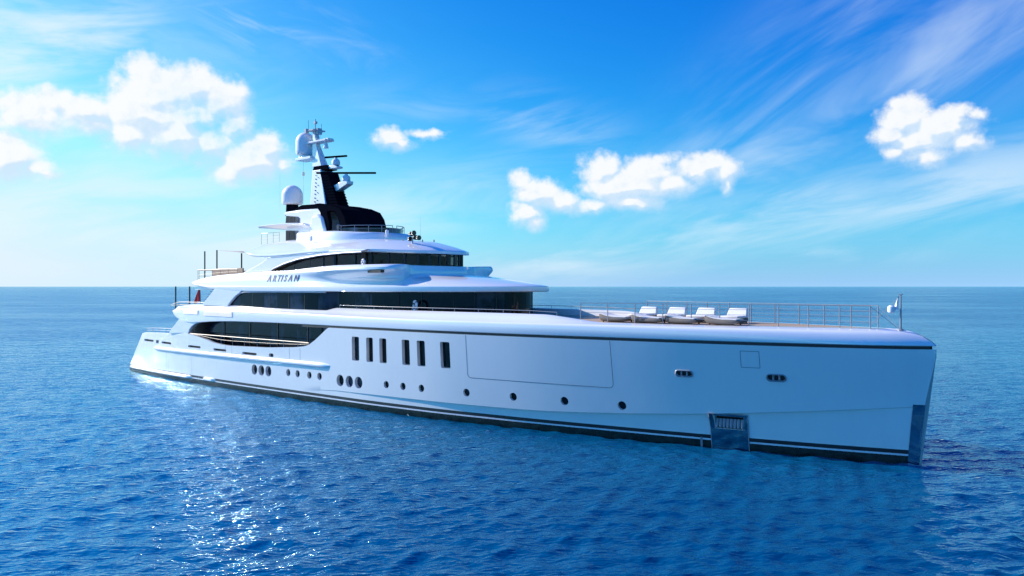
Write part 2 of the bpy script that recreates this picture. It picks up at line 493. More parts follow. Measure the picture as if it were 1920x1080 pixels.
# ------------------------------------------------------------------ sea
def water_mat():
    m, n, p = new_mat("sea_water")
    tc = n.new('ShaderNodeTexCoord')
    o = tc.outputs['Object']
    x, y, z = n.sep(o)
    p.inputs['IOR'].default_value = 1.333
    p.inputs['Roughness'].default_value = 0.03
    p.inputs['Specular IOR Level'].default_value = 0.50
    p.inputs['Specular Tint'].default_value = (0.30, 0.80, 1.0, 1.0)
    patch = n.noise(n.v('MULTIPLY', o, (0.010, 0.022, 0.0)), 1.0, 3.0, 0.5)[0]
    # sunward side's brightness put into the body colour, deeper blue opposite
    sun_side = n.smooth(n.m('ADD', x, n.m('MULTIPLY', n.m('SUBTRACT', patch, 0.5), 22.0)), 4.0, -26.0)
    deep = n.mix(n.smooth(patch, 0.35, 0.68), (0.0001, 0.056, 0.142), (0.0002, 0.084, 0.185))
    n.put(p.inputs['Base Color'], n.mix(sun_side, deep, (0.0003, 0.150, 0.345)))
    fine = n.noise(n.v('MULTIPLY', o, (2.9, 5.6, 1.0)), 1.0, 1.5, 0.55, 0.3)[0]
    r0 = n.noise(n.v('MULTIPLY', n.xyz(n.m('ADD', x, n.m('MULTIPLY', y, 0.25)), n.m('SUBTRACT', y, n.m('MULTIPLY', x, 0.25)), z), (0.55, 1.7, 1.0)), 1.0, 3.0, 0.55, 0.5)[0]
    ridge = n.m('SUBTRACT', 1.0, n.m('ABSOLUTE', n.m('SUBTRACT', n.m('MULTIPLY', r0, 2.0), 1.0)))
    mid = n.noise(n.v('MULTIPLY', o, (0.22, 0.5, 1.0)), 1.0, 4.0, 0.55, 0.3)[0]
    dist = n.v('LENGTH', n.xyz(x, y, 0.0))
    hgt = n.m('ADD', n.m('ADD', n.m('MULTIPLY', fine, 0.11), n.m('MULTIPLY', ridge, 0.13)), n.m('MULTIPLY', mid, n.smooth(dist, 40.0, 220.0, 0.0, 1.7)))
    # ruffled on the weather side, smoother in the lee of the hull
    calm = n.m('MULTIPLY', n.smooth(patch, 0.30, 0.62, 0.55, 1.0), n.smooth(x, -14.0, 12.0, 1.0, 0.62))
    b = n.new('ShaderNodeBump'); b.inputs['Distance'].default_value = 1.0
    n.put(b.inputs['Strength'], n.m('MULTIPLY', calm, 0.75))
    n.put(b.inputs['Height'], hgt)
    # body colour under a mirror of the sky that the clear water tints slightly
    tr = m.node_tree
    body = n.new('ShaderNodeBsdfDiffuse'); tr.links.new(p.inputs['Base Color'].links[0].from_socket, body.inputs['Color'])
    n.put(body.inputs['Normal'], b.outputs[0])
    shine = n.new('ShaderNodeBsdfGlossy'); shine.inputs['Color'].default_value = (0.66, 0.94, 1.0, 1.0); shine.inputs['Roughness'].default_value = 0.03
    n.put(shine.inputs['Normal'], b.outputs[0])
    fr = n.new('ShaderNodeFresnel'); fr.inputs['IOR'].default_value = 1.34
    n.put(fr.inputs['Normal'], b.outputs[0])
    mx = n.new('ShaderNodeMixShader')
    n.put(mx.inputs[0], fr.outputs[0]); tr.links.new(body.outputs[0], mx.inputs[1]); tr.links.new(shine.outputs[0], mx.inputs[2])
    out = [k for k in tr.nodes if k.type == 'OUTPUT_MATERIAL'][0]
    tr.links.new(mx.outputs[0], out.inputs['Surface'])
    tr.nodes.remove(p)
    return m

def build_water():
    rng = np.random.RandomState(7)
    th = np.concatenate([np.linspace(-math.pi, -1.02, 60, endpoint=False), np.linspace(-1.02, 1.02, 780, endpoint=False), np.linspace(1.02, math.pi, 60)])
    r = [6.0]
    while r[-1] < 900: r.append(r[-1] * 1.0045 if r[-1] > 17 else r[-1] * 1.03)
    while r[-1] < 45000: r.append(r[-1] * 1.06)
    r = np.array(r)
    R, T = np.meshgrid(r, th, indexing='ij')
    X = R * np.sin(T); Y = R * np.cos(T)
    Z = np.zeros_like(X)
    DX = np.zeros_like(X); DY = np.zeros_like(X)
    dth = np.where(np.abs(T) < 1.03, 2.04 / 780, 2.12 / 60)
    spacing = np.maximum(R * dth, R * 0.0045)
    wind = RAD(106)         # ripples run roughly across the view
    for i in range(80):
        lam = 0.24 * (3.4 / 0.24) ** (rng.rand() ** 1.25)
        ang = wind + rng.normal(0, 0.62)
        k = 2 * math.pi / lam
        steep = 0.034 * (0.75 + 0.5 * rng.rand()) * (1.15 if lam < 1.6 else 0.55)
        amp = steep / k
        fade = np.clip((lam / spacing - 2.5) / 3.0, 0, 1)
        ph = k * (X * math.cos(ang) + Y * math.sin(ang)) + rng.rand() * 6.283
        Z += amp * fade * np.sin(ph)
        DX += 0.8 * amp * fade * math.cos(ang) * np.cos(ph)
        DY += 0.8 * amp * fade * math.sin(ang) * np.cos(ph)
    near = np.clip((R - 6) / 4, 0, 1)
    gust = 0.75 + 0.35 * np.sin(X * 0.035 + 1.3 * np.sin(Y * 0.021)) * np.sin(Y * 0.05 + 0.7)
    Z *= near * gust
    co = np.stack([X + DX * near * gust, Y + DY * near * gust, Z], -1).reshape(-1, 3)
    nr, nc = X.shape
    co = np.vstack([co, [[0, 0, 0]]])
    i = np.arange(nr - 1)[:, None]; j = np.arange(nc - 1)[None, :]
    a = (i * nc + j)
    quads = np.stack([a, a + 1, a + nc + 1, a + nc], -1).reshape(-1, 4)
    seam = np.stack([np.arange(nr - 1) * nc + nc - 1, np.arange(nr - 1) * nc, (np.arange(nr - 1) + 1) * nc, (np.arange(nr - 1) + 1) * nc + nc - 1], -1)
    quads = np.vstack([quads, seam])
    tris = np.array([[len(co) - 1, (jj + 1) % nc, jj] for jj in range(nc)])
    me = bpy.data.meshes.new("water")
    me.vertices.add(len(co)); me.vertices.foreach_set('co', co.astype(np.float32).ravel())
    loops = np.concatenate([quads.ravel(), tris.ravel()]).astype(np.int32)
    me.loops.add(len(loops)); me.loops.foreach_set('vertex_index', loops)
    nq, ntr = len(quads), len(tris)
    me.polygons.add(nq + ntr)
    me.polygons.foreach_set('loop_start', np.concatenate([np.arange(nq) * 4, nq * 4 + np.arange(ntr) * 3]).astype(np.int32))
    me.polygons.foreach_set('use_smooth', np.ones(nq + ntr, bool))
    me.update(calc_edges=True)
    me.validate()
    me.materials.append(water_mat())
    ob = bpy.data.objects.new("water", me)
    COL.objects.link(ob)
    tag(ob, "deep blue rippled sea reaching to the horizon", None, None, 'structure')
    return ob

build_water()

# ------------------------------------------------------------------ the yacht: x forward from the stern, y to port, z up from the water
yacht = empty("yacht", (-30.672, 73.294, 0.0), math.atan2(-0.64697745, 0.76250914))
tag(yacht, "large white motor yacht with dark window bands and a black and white mast", "yacht")

WL = [(0, 4.45), (2, 4.66), (10, 5.2), (20, 5.45), (32, 5.42), (38, 5.12), (44, 4.36), (50, 3.28), (56, 2.02), (60, 0.98), (62, 0.36), (63, 0.04)]
DK = [(0, 4.5), (3, 4.75), (10, 5.3), (20, 5.5), (32, 5.5), (38, 5.36), (44, 4.86), (50, 3.98), (56, 2.78), (60, 1.60), (62, 0.72), (63, 0.06)]
CHINE = [(26, 0.62), (31, 0.95), (45, 1.06), (48, 1.18), (54, 1.58), (58, 1.96), (63, 2.47)]
INSET = [(27, 0.0), (34, 0.05), (44, 0.13), (54, 0.16), (60, 0.12), (63, 0.02)]

def smoothstep(a, b, x):
    t = min(max((x - a) / (b - a), 0.0), 1.0)
    return t * t * (3 - 2 * t)

_wl = {}
def half(x, z):
    k = round(x, 4)
    if k not in _wl: _wl[k] = (lerp_tab(WL, x), lerp_tab(DK, x))
    w, d = _wl[k]
    t = z / 5.2
    if t < 0:
        return max(w * (1 + 0.10 * t * 5.2), 0.0)
    return w + (d - w) * min(t, 1.05) ** 1.15

STEM = [(-1.2, 62.25), (0, 62.33), (2.4, 62.55), (4.95, 62.97), (5.15, 62.78), (5.35, 62.45), (5.50, 62.1), (5.60, 61.7), (6.0, 61.2)]
def hull_x(x, z):
    """x station pulled in to the raked stem forward and the raked transom aft"""
    if x > 44:
        f = ((x - 44) / 19.0) ** 2
        return x - f * (63.0 - lerp_tab(STEM, z))
    if x < 12:
        return x + max(0.0, z - 0.5) * 0.86 * (1 - x / 12.0)
    return x

def hp(x, z, off=0.0, side=-1):
    """point on the starboard (side -1) hull surface, moved outwards by off"""
    zc = lerp_tab(CHINE, x)
    h = half(x, z)
    if z < zc - 0.02: h -= lerp_tab(INSET, x)
    return (hull_x(x, z), side * max(h + off, 0.02), z)

def hull_station(xt, z):
    """station parameter x whose drawn point at height z has the given true x"""
    x = xt
    for _ in range(25): x += xt - hull_x(x, z)
    return x

def hs(xt, z, off=0.0, side=-1):
    return hp(hull_station(xt, z), z, off, side)

# top edge of the lower hull: high bulwark aft, cut down along the main-deck opening, then the black groove
TOP_PTS = [(0.0, 3.40), (1.0, 3.52), (3.4, 3.58), (8.9, 3.68), (11.4, 3.78), (12.6, 3.70), (14.6, 3.46), (15.8, 3.25), (17.0, 3.16), (18.1, 3.13), (23, 3.24), (26.2, 3.42), (27.2, 3.52), (27.7, 3.63), (28.1, 3.82), (28.45, 4.0), (29.75, 4.80), (30.0, 4.82), (63, 4.82)]
def hull_top(x):
    X, Z = zip(*TOP_PTS)
    return float(np.interp(x, X, Z))

def hull_rows(x):
    zt = hull_top(x); zc = lerp_tab(CHINE, x)
    lo = max(zc - 0.03, 0.64); hi = max(zc, 0.67)
    zs = [-1.3, -0.6, -0.2, 0.10, 0.35, 0.43, 0.60]
    zs += [0.6 + (lo - 0.6) * t for t in (0.5,)] + [lo, hi]
    zs += [hi + (zt - hi) * t for t in np.linspace(0, 1, 11)[1:]]
    return zs

def build_hull():
    xs = sorted(set([round(float(v), 3) for v in list(np.arange(0, 12, 0.5)) + list(np.arange(11, 30.4, 0.2)) + list(np.arange(30.4, 62, 0.6)) + [62.0, 62.3, 62.6, 62.8, 62.92, 63.0]]))
    mb = MB()
    rows = []
    for x in xs:
        zs = hull_rows(x)
        ring = []
        for side in (-1, 1):
            part = [hp(x, z, 0, side) for z in zs]
            X, Yv, Zv = part[-1]
            thick = min(0.22, abs(Yv) * 0.5)
            part.append((X, Yv - side * thick, Zv))
            part.append((X, Yv - side * thick, min(2.5, Zv - 0.3) if x < 30 else Zv - 0.35))
            ring += part if side < 0 else part[::-1]
        rows.append(ring)
    half_mi = [1, 1, 1, 1, 2, 3] + [0] * (len(rows[0]) // 2 - 7)
    rmi = half_mi + [0] + half_mi[::-1] + [1]
    mb.grid(rows, close_u=True, row_mi=rmi)
    n = len(rows[0]); e = n * (len(rows) - 1)
    mb.f.append(tuple(range(n))); mb.mi.append(0)
    mb.f.append(tuple(e + k for k in range(n))); mb.mi.append(0)
    ob = mb.build("hull", [HULLW, ANTIF, STRIPE, BLACK], yacht, smooth=0)
    # pockets for the windows, portholes, mooring slots and the anchor recess
    cut = MB()
    for outline, depth in POCKETS:
        pts = [hs(px_, pz_, 0.0) for px_, pz_ in outline]
        cx = sum(p[0] for p in pts) / len(pts); cz = sum(p[2] for p in pts) / len(pts)
        e1 = Vector(hs(cx + 0.05, cz)) - Vector(hs(cx - 0.05, cz)); e2 = Vector(hs(cx, cz + 0.05)) - Vector(hs(cx, cz - 0.05))
        nrm = e1.cross(e2).normalized()
        if nrm.y > 0: nrm = -nrm
        k = len(pts)
        v = [tuple(Vector(p) + nrm * 0.3) for p in pts] + [tuple(Vector(p) - nrm * depth) for p in pts]
        cut.add(v, [tuple(range(k)), tuple(reversed(range(k, 2 * k)))] + [(i, k + i, k + (i + 1) % k, (i + 1) % k) for i in range(k)])
        FLOORS.append([Vector(p) - nrm * (depth - 0.006) for p in pts])
        NORMALS.append(nrm)
    cutter = cut.build("cutter", HULLW, yacht, smooth=0)
    md = ob.modifiers.new('cut', 'BOOLEAN'); md.operation = 'DIFFERENCE'; md.object = cutter; md.solver = 'EXACT'
    dg = bpy.context.evaluated_depsgraph_get()
    me = bpy.data.meshes.new_from_object(ob.evaluated_get(dg))
    ob.modifiers.clear()
    ob.data = me
    bpy.data.objects.remove(cutter)
    me.polygons.foreach_set('use_smooth', [True] * len(me.polygons))
    me.set_sharp_from_angle(angle=RAD(24))
    return ob

def rrect(x0, x1, z0, z1, r, n=4):
    out = []
    for cx, cz, a0 in ((x1 - r, z1 - r, 0), (x0 + r, z1 - r, 90), (x0 + r, z0 + r, 180), (x1 - r, z0 + r, 270)):
        for k in range(n + 1):
            a = RAD(a0 + 90.0 * k / n)
            out.append((cx + r * math.cos(a), cz + r * math.sin(a)))
    return out

def disc(x, z, r, n=20):
    return [(x + r * math.cos(2 * math.pi * k / n), z + r * math.sin(2 * math.pi * k / n)) for k in range(n)]

POCKETS, FLOORS, NORMALS, POCKET_KIND = [], [], [], []
def pocket(kind, outline, depth):
    POCKETS.append((outline, depth)); POCKET_KIND.append(kind)

for x0, x1 in ((32.12, 32.80), (33.46, 34.05), (34.62, 35.22), (36.50, 37.12), (37.70, 38.32), (39.46, 40.14)):
    pocket('hull_window', rrect(x0, x1, 2.91, 4.36, 0.09), 0.24)
for x in (21.41, 22.27, 23.12):
    pocket('porthole', disc(x, 1.63, 0.36), 0.22)
for x in (25.45, 26.5, 27.78, 28.85):
    pocket('porthole', disc(x, 1.70, 0.235), 0.18)
for x in (30.94, 31.83, 32.70):
    pocket('porthole', disc(x, 1.60, 0.36), 0.22)
for x in (35.14, 36.5, 37.94, 41.14, 44.11, 47.06, 50.08):
    pocket('porthole', disc(x, 1.67, 0.215), 0.16)
for x0, x1, z in ((3.1, 5.2, 2.86), (7.0, 8.9, 2.84), (11.9, 13.9, 2.79), (15.9, 17.7, 2.75), (19.9, 21.7, 2.70)):
    pocket('mooring_slot', rrect(x0, x1, z - 0.085, z + 0.085, 0.07), 0.16)
pocket('mooring_slot', rrect(5.75, 6.35, 2.72, 2.98, 0.1), 0.16)
pocket('mooring_slot', rrect(23.2, 23.75, 2.62, 2.86, 0.11), 0.16)
pocket('fairlead', rrect(52.82, 53.56, 3.28, 3.54, 0.125), 0.12)
pocket('fairlead', rrect(56.78, 57.52, 3.28, 3.56, 0.135), 0.12)
pocket('anchor_pocket', rrect(54.36, 55.62, 0.95, 1.52, 0.02, 1), 0.30)

build_hull()

def deck_sheet(name, z, x0, x1, inset, material, thick=0.06, n=40):
    rows = []
    for x in np.linspace(x0, x1, n):
        h = max(half(x, z) - inset, 0.02)
        X = hull_x(x, z)
        rows.append([(X, -h, z), (X, h, z), (X, h, z - thick), (X, -h, z - thick)])
    mb = MB(); mb.grid(rows, close_u=True)
    o = len(mb.v)
    mb.f.append((0, 1, 2, 3)); mb.mi.append(0)
    mb.f.append((o - 4, o - 3, o - 2, o - 1)); mb.mi.append(0)
    return mb.build(name, material, yacht, smooth=0)

deck_sheet("main_deck", 2.62, 2.0, 31.0, 0.23, TEAK)

# ---- upper band: bulwark, its rounded shoulder, the sloping deck edge with the side deck behind it
ZB = [(7.5, 5.42), (8.0, 5.2), (9.0, 4.95), (10.4, 4.75), (12, 4.62), (13.4, 4.66), (15.8, 4.80), (20, 4.91), (26, 4.95), (63, 4.95)]
ZHL = [(7.5, 5.50), (9, 5.62), (14, 5.70), (26.7, 5.63), (34, 5.55), (40, 5.52), (63, 5.50)]
ZIN = [(7.5, 5.56), (8.4, 5.84), (13.9, 6.07), (16, 6.05), (20.7, 5.96), (25, 5.89), (28.9, 5.88), (29.7, 6.04), (33, 6.02), (45.6, 5.97), (47.2, 5.82), (49.0, 5.64), (63, 5.62)]
WIN = [(7.5, 0.15), (9, 0.45), (14, 0.5), (28.9, 0.50), (29.7, 0.78), (45, 0.80), (50, 0.75), (58, 0.62), (61, 0.5), (63, 0.25)]

def band_x(x, z):
    return hull_x(x, z)

def build_band():
    xs = list(np.arange(7.5, 14, 0.25)) + list(np.arange(14, 28.5, 0.5)) + list(np.arange(28.5, 30.2, 0.2)) + list(np.arange(30.2, 62, 0.5)) + [62.0, 62.3, 62.6, 62.8, 62.92, 63.0]
    mb = MB()
    for side in (-1, 1):
        rows = []
        for x in xs:
            zb, zh, zi, wi = lerp_tab(ZB, x), lerp_tab(ZHL, x), lerp_tab(ZIN, x), lerp_tab(WIN, x)
            flare = 0.10 if x < 40 else 0.10 - 0.04 * (x - 40) / 23
            def P(z, ins):
                h = half(x, min(z, 5.2)) - ins
                return (band_x(x, z), side * max(h, 0.0), z)
            r = min(0.13, (zi - zh) * 0.9 + 0.02)
            row = [P(zb, 0.9), P(zb, 0.035), P(zb + 0.03, -0.0), P(zb + 0.35 * (zh - zb), -0.01), P(zb + 0.75 * (zh - zb), 0.0)]
            # rounded shoulder from the side into the slope
            for k in range(1, 7):
                a = k / 6.0 * math.pi / 2
                row.append(P(zh - 0.10 + 0.15 * math.sin(a), 0.01 + 0.15 * (1 - math.cos(a))))
            row.append(P(zh + 0.05 + (zi - zh - 0.05) * 0.5, 0.16 + (wi - 0.16) * 0.42))
            row.append(P(zi - 0.01, wi - 0.05))
            row.append(P(zi, wi + 0.03))
            row.append(P(zi - 0.02, wi + 0.10))
            row.append(P(5.05 if x < 47 else zi - 0.2, wi + 0.11))
            rows.append(row)
        mb.grid(rows)
        # close the after end
        n = len(rows[0]); o = len(mb.v) - n * len(rows)
        mb.f.append(tuple(o + k for k in range(n))); mb.mi.append(0)
    return mb.build("bulwark", WHITE, yacht, smooth=40)

build_band()

def build_groove():
    mb = MB()
    for side in (-1, 1):
        rows = []
        for x in list(np.arange(27.0, 62, 0.4)) + [62.0, 62.4, 62.7, 62.82]:
            X = hull_x(x, 4.9)
            h = max(half(x, 4.9) - 0.045, 0.0)
            rows.append([(X, side * h, 4.79), (X, side * h, 4.98)])
        mb.grid(rows)
    return mb.build("groove", GROOVE, yacht, smooth=30)

build_groove()
deck_sheet("foredeck", 5.615, 40.0, 62.4, 0.62, TEAK, 0.05)
deck_sheet("upper_deck", 5.02, 7.9, 46.0, 0.6, WHITE, 0.12)
mbx = MB(); 
for side in (-1, 1):
    rows = []
    for x in np.arange(46.5, 62.3, 0.4):
        X = hull_x(x, 5.6); wi = lerp_tab(WIN, x)
        h = half(x, 5.2)
        rows.append([(X, side * max(h - wi + 0.05, 0), 5.622), (X, side * max(h - wi - 0.38, 0), 5.622)])
    mbx.grid(rows)
mbx.build("waterway", WHITE, yacht, smooth=0)

# ---- glazing and fittings let in to the starboard hull side
def fan(mb, pts, mi=0):
    mb.add([tuple(p) for p in pts], [tuple(range(len(pts)))], mi)

for kind, pts, nrm in zip(POCKET_KIND, FLOORS, NORMALS):
    c = sum(pts, Vector()) / len(pts)
    mb = MB()
    if kind in ('hull_window', 'porthole'):
        k = 0.97 if kind == 'hull_window' else 0.95
        front = [c + (p - c) * k + nrm * 0.012 for p in pts]
        back = [c + (p - c) * (k + 0.02) for p in pts]
        n = len(pts)
        mb.add([tuple(p) for p in front + back], [tuple(range(n))] + [(i, n + i, n + (i + 1) % n, (i + 1) % n) for i in range(n)])
        mb.build(kind, GLASS, yacht, smooth=0)
    elif kind == 'mooring_slot':
        fan(mb, [c + (p - c) * 0.99 for p in pts])
        mb.build(kind, INTERIOR, yacht, smooth=0)
    elif kind == 'fairlead':
        fan(mb, [c + (p - c) * 0.99 for p in pts])
        fl = mb.build(kind, GROOVE, yacht, smooth=0)
        e1 = (pts[0] - pts[len(pts) // 2]).normalized(); e1.z = 0; e1.normalize()
        up = Vector((0, 0, 1))
        ring = [c + (p - c) * 1.05 + nrm * 0.135 for p in pts] 
        rm = MB(); rm.tube(ring + [ring[0]], 0.032, 6, cap=False); rm.build("rim", STEEL, fl)
        for s_ in (-0.13, 0.13):
            ro = MB(); q = c + e1 * s_ + nrm * 0.06
            ro.tube([q - up * 0.11, q + up * 0.11], 0.045, 10)
            ro.build("roller", STEEL, fl)
    elif kind == 'anchor_pocket':
        fan(mb, [c + (p - c) * 0.995 for p in pts])
        mb.build(kind, GROOVE, yacht, smooth=0)

# chrome anchor plate on the bow, with the anchor flukes showing in its recess
mb = MB()
X0, X1 = 54.17, 55.80
def patch(mb, x0, x1, z0, z1, off, nx=6, nz=6):
    mb.grid([[hs(x, z, off) for z in np.linspace(z0, z1, nz)] for x in np.linspace(x0, x1, nx)])
patch(mb, X0, 54.34, -0.3, 1.62, 0.035); patch(mb, 55.64, X1, -0.3, 1.62, 0.035)
patch(mb, 54.34, 55.64, -0.3, 0.93, 0.035); patch(mb, 54.34, 55.64, 1.53, 1.62, 0.035)
ap = mb.build("anchor_plate", CHROME, yacht, smooth=40)
mb = MB()
mb.tube([hs(X0, 1.63, 0.05), hs(55.0, 1.63, 0.05), hs(X1, 1.63, 0.05)], 0.03, 6)
for x in (X0, X1): mb.tube([hs(x, z, 0.04) for z in (-0.3, 0.4, 1.0, 1.63)], 0.022, 6)
mb.build("rim", STEEL, ap)
mb = MB()
for k in range(8):
    x = 54.42 + k * 0.157
    mb.tube([hs(x, 1.38, -0.16), hs(x, 1.12, -0.06), hs(x + 0.01, 0.98, 0.0)], [0.085, 0.09, 0.06], 8)
mb.build("anchor", STEEL, yacht)
mb = MB(); patch(mb, 53.66, 53.76, -0.3, 0.47, 0.03, 2, 4); mb.build("draft_gauge", STEEL, yacht, smooth=0)
# stem plate of polished steel
mb = MB()
for side in (-1, 1):
    rows = []
    for z in np.linspace(-0.6, 2.52, 14):
        xe = lerp_tab(STEM, z)
        rows.append([(hs(xe - d, z, 0.03, side)[0] + (0.02 if d == 0.0 else 0), hs(xe - d, z, 0.03, side)[1], z) for d in (0.40, 0.28, 0.15, 0.07, 0.02, 0.0)])
    mb.grid(rows)
mb.build("stem_plate", CHROME, yacht, smooth=50)

# seams of the shell doors
def seam(name, pts, r=0.014):
    """thin flush strip along a line given in hull x,z"""
    mb = MB(); rows = []
    for i, (x, z) in enumerate(pts):
        a = pts[max(i - 1, 0)]; b = pts[min(i + 1, len(pts) - 1)]
        t = Vector((b[0] - a[0], b[1] - a[1])); t.normalize()
        rows.append([hs(x - t.y * r, z + t.x * r, 0.005), hs(x + t.y * r, z - t.x * r, 0.005)])
    mb.grid(rows); return mb.build(name, LINEM, yacht)
def seam_line(a, b, n=24):
    return [(a[0] + (b[0] - a[0]) * t, a[1] + (b[1] - a[1]) * t) for t in np.linspace(0, 1, n)]
r = 0.22
corner = lambda cx, cz, a0, a1: [(cx + r * math.cos(RAD(a)), cz + r * math.sin(RAD(a))) for a in np.linspace(a0, a1, 7)]
seam("shell_door", seam_line((41.28, 4.79), (41.28, 2.72), 10) + corner(41.5, 2.72, 180, 270) + seam_line((41.5, 2.5), (49.5, 2.5), 30) + corner(49.5, 2.72, 270, 360) + seam_line((49.72, 2.72), (49.72, 4.79), 10))
seam("hatch_door", seam_line((55.74, 4.55), (55.74, 3.82), 5) + seam_line((55.74, 3.82), (56.52, 3.82), 5) + seam_line((56.52, 3.82), (56.52, 4.55), 5) + seam_line((56.52, 4.55), (55.74, 4.55), 5), 0.011)
for xa, z0, z1 in ((8.0, 0.7, 2.1), (12.4, 0.7, 2.05)):
    seam("hull_seam", seam_line((xa, z0), (xa, z1), 8), 0.010)
for xa, xb in ((17.6, 18.5), (25.6, 26.8)):
    for x in (xa, xb): seam("gate_seam", seam_line((x, 2.55), (x, 3.12 if x < 20 else 3.38), 5), 0.010)

# rubbing rail along the after hull
def ledge(name, x0, x1, z0, z1, prof, material, taper=0.5, n=70):
    mb = MB(); rows = []
    for x in np.linspace(x0, x1, n):
        t = min(1.0, (x - x0) / taper + 0.05, (x1 - x) / taper + 0.05)
        zc = z0 + (z1 - z0) * (x - x0) / (x1 - x0)
        rows.append([hs(x, zc + dz * (0.5 + 0.5 * t), off * t - 0.01) for off, dz in prof])
    mb.grid(rows)
    return mb.build(name, material, yacht, smooth=35)
ledge("rubbing_rail", 5.3, 30.0, 2.30, 2.42, [(0, 0.16), (0.09, 0.14), (0.145, 0.09), (0.165, 0.02), (0.155, -0.06), (0.10, -0.11), (0.0, -0.19)], WHITE, 0.7)
ledge("side_platform", 0.35, 12.4, 0.42, 0.42, [(0, 0.14), (0.16, 0.12), (0.22, 0.04), (0.22, -0.06), (0.1, -0.14), (0, -0.16)], WHITE, 0.5)
ledge("side_platform", 14.2, 16.1, 0.47, 0.47, [(0, 0.14), (0.12, 0.12), (0.16, 0.04), (0.16, -0.06), (0.08, -0.14), (0, -0.16)], WHITE, 0.4)
mb = MB(); mb.slab([(-0.55, -4.0), (0.3, -4.55), (1.3, -4.6), (1.3, 4.6), (0.3, 4.55), (-0.55, 4.0)], 0.28, 0.52); mb.build("swim_platform", WHITE, yacht, smooth=30, bevel=0.06)

# ---- plan-shaped lofts for the decks, brows and houses
def plan_pt(q, side, iy, ix, x0, xc, a, b, aft=None):
    """q in [x0,xc]: along the side; q in [xc,xc+10]: round the elliptical front"""
    if q <= xc:
        bb = b if aft is None else lerp_tab(aft, q)
        return (q, side * max(bb - iy, 0.0))
    ph = (q - xc) / 10.0 * math.pi / 2
    return (xc + (a - ix) * math.sin(ph), side * max((b - iy) * math.cos(ph), 0.0))

def plan_loft(mb, qs, sect, x0, xc, a, b, aft=None, cap=True, mi=0, row_mi=None):
    for side in (-1, 1):
        rows = []
        for q in qs:
            rows.append([plan_pt(q, side, iy, ix, x0, xc, a, b, aft) + (z,) for iy, ix, z in sect(q)])
        o = len(mb.v)
        mb.grid(rows, mi, row_mi=row_mi)
        if cap:
            mb.f.append(tuple(o + k for k in range(len(rows[0])))); mb.mi.append(mi)
    return mb

def qrange(x0, xc, step=0.5, nf=26):
    return list(np.linspace(x0, xc, max(2, int((xc - x0) / step)))) + list(xc + 10 * np.linspace(0, 1, nf)[1:])

# main deck: dark saloon glazing deep inside the opening
mb = MB()
mb.grid([[(x, -y, z) for z in (2.6, 4.95)] for x, y in ((9.7, 4.25), (12.2, 4.3), (27.5, 4.3), (28.4, 4.6), (30.6, 5.3))])
mb.grid([[(x, y, z) for z in (2.6, 4.95)] for x, y in ((9.7, 4.25), (12.2, 4.3), (27.5, 4.3), (28.4, 4.6), (30.6, 5.3))])
mb.grid([[(9.7, y, z) for z in (2.6, 4.95)] for y in (-4.25, 4.25)])
md_g = mb.build("main_deck_window", GLASS, yacht, smooth=0)
for x in (15.5, 19.0, 22.5, 26.0):
    mb = MB(); mb.box(x - 0.05, x + 0.05, -4.34, -4.29, 2.62, 4.9)
    mb.build("mullion", GROOVE, md_g, smooth=0)
for side in (-1, 1):
    mb = MB()
    yo = 5.30
    mb.plate([(10.35, 4.80), (9.9, 4.45), (9.35, 4.1), (8.75, 3.66), (11.9, 3.76), (12.05, 4.05), (12.4, 4.32), (12.9, 4.52), (13.6, 4.66), (14.2, 4.78)], side * yo, side * (yo - 0.22))
    mb.build("fashion_plate", WHITE, yacht, smooth=30, bevel=0.03)
    mb = MB()
    mb.plate([(13.7, 6.0), (14.7, 6.62), (15.7, 7.3), (19.3, 7.10), (18.95, 6.93), (18.4, 6.70), (17.95, 6.42), (17.55, 6.16), (17.35, 5.95)], side * 5.17, side * 5.0)
    mb.build("fashion_plate", WHITE, yacht, smooth=30, bevel=0.02)
    mb = MB()
    mb.tube([(17.38, side * 5.08, 5.98), (17.62, side * 5.08, 6.17), (18.0, side * 5.08, 6.43), (18.45, side * 5.08, 6.70), (18.95, side * 5.08, 6.92), (19.6, side * 5.08, 7.0), (22, side * 5.08, 7.03), (29.0, side * 5.08, 7.04)], 0.055, 8)
    mb.build("window_frame", GREY, yacht)

# upper deck house
def upper_line(side):
    pts = [(16.6, 4.98), (20, 4.98), (24, 4.98), (28.3, 4.98), (28.8, 4.8), (29.3, 4.4)]
    for k in range(0, 25):
        ph = k / 24 * math.pi / 2
        pts.append((30 + 11.3 * math.sin(ph), 4.3 * math.cos(ph)))
    return [(x, side * y) for x, y in pts]
for side in (-1, 1):
    L = upper_line(side)
    mb = MB(); mb.grid([[(x, y, 5.0), (x, y, 7.12)] for x, y in L])
    g = mb.build("upper_deck_window", GLASS, yacht, smooth=30)
    for x in (20.4, 22.6, 24.8, 26.6):
        mb = MB(); mb.box(x - 0.015, x + 0.015, side * 4.975, side * 4.992, 5.9, 7.05)
        mb.build("mullion", GROOVE, g, smooth=0)
    for k in (3, 6.5, 9, 12.5, 15, 18, 21):
        ph = k / 24 * math.pi / 2
        c = Vector((30 + 11.31 * math.sin(ph), side * 4.31 * math.cos(ph), 0))
        mb = MB(); mb.tube([c + Vector((0, 0, 5.05)), c + Vector((0, 0, 7.08))], 0.025, 6)
        mb.build("mullion", GROOVE, g, smooth=0)
mb = MB(); mb.grid([[(16.8, y, z) for z in (5.0, 7.2)] for y in (-4.9, 4.9)]); mb.build("saloon_door", GLASS, yacht, smooth=0)

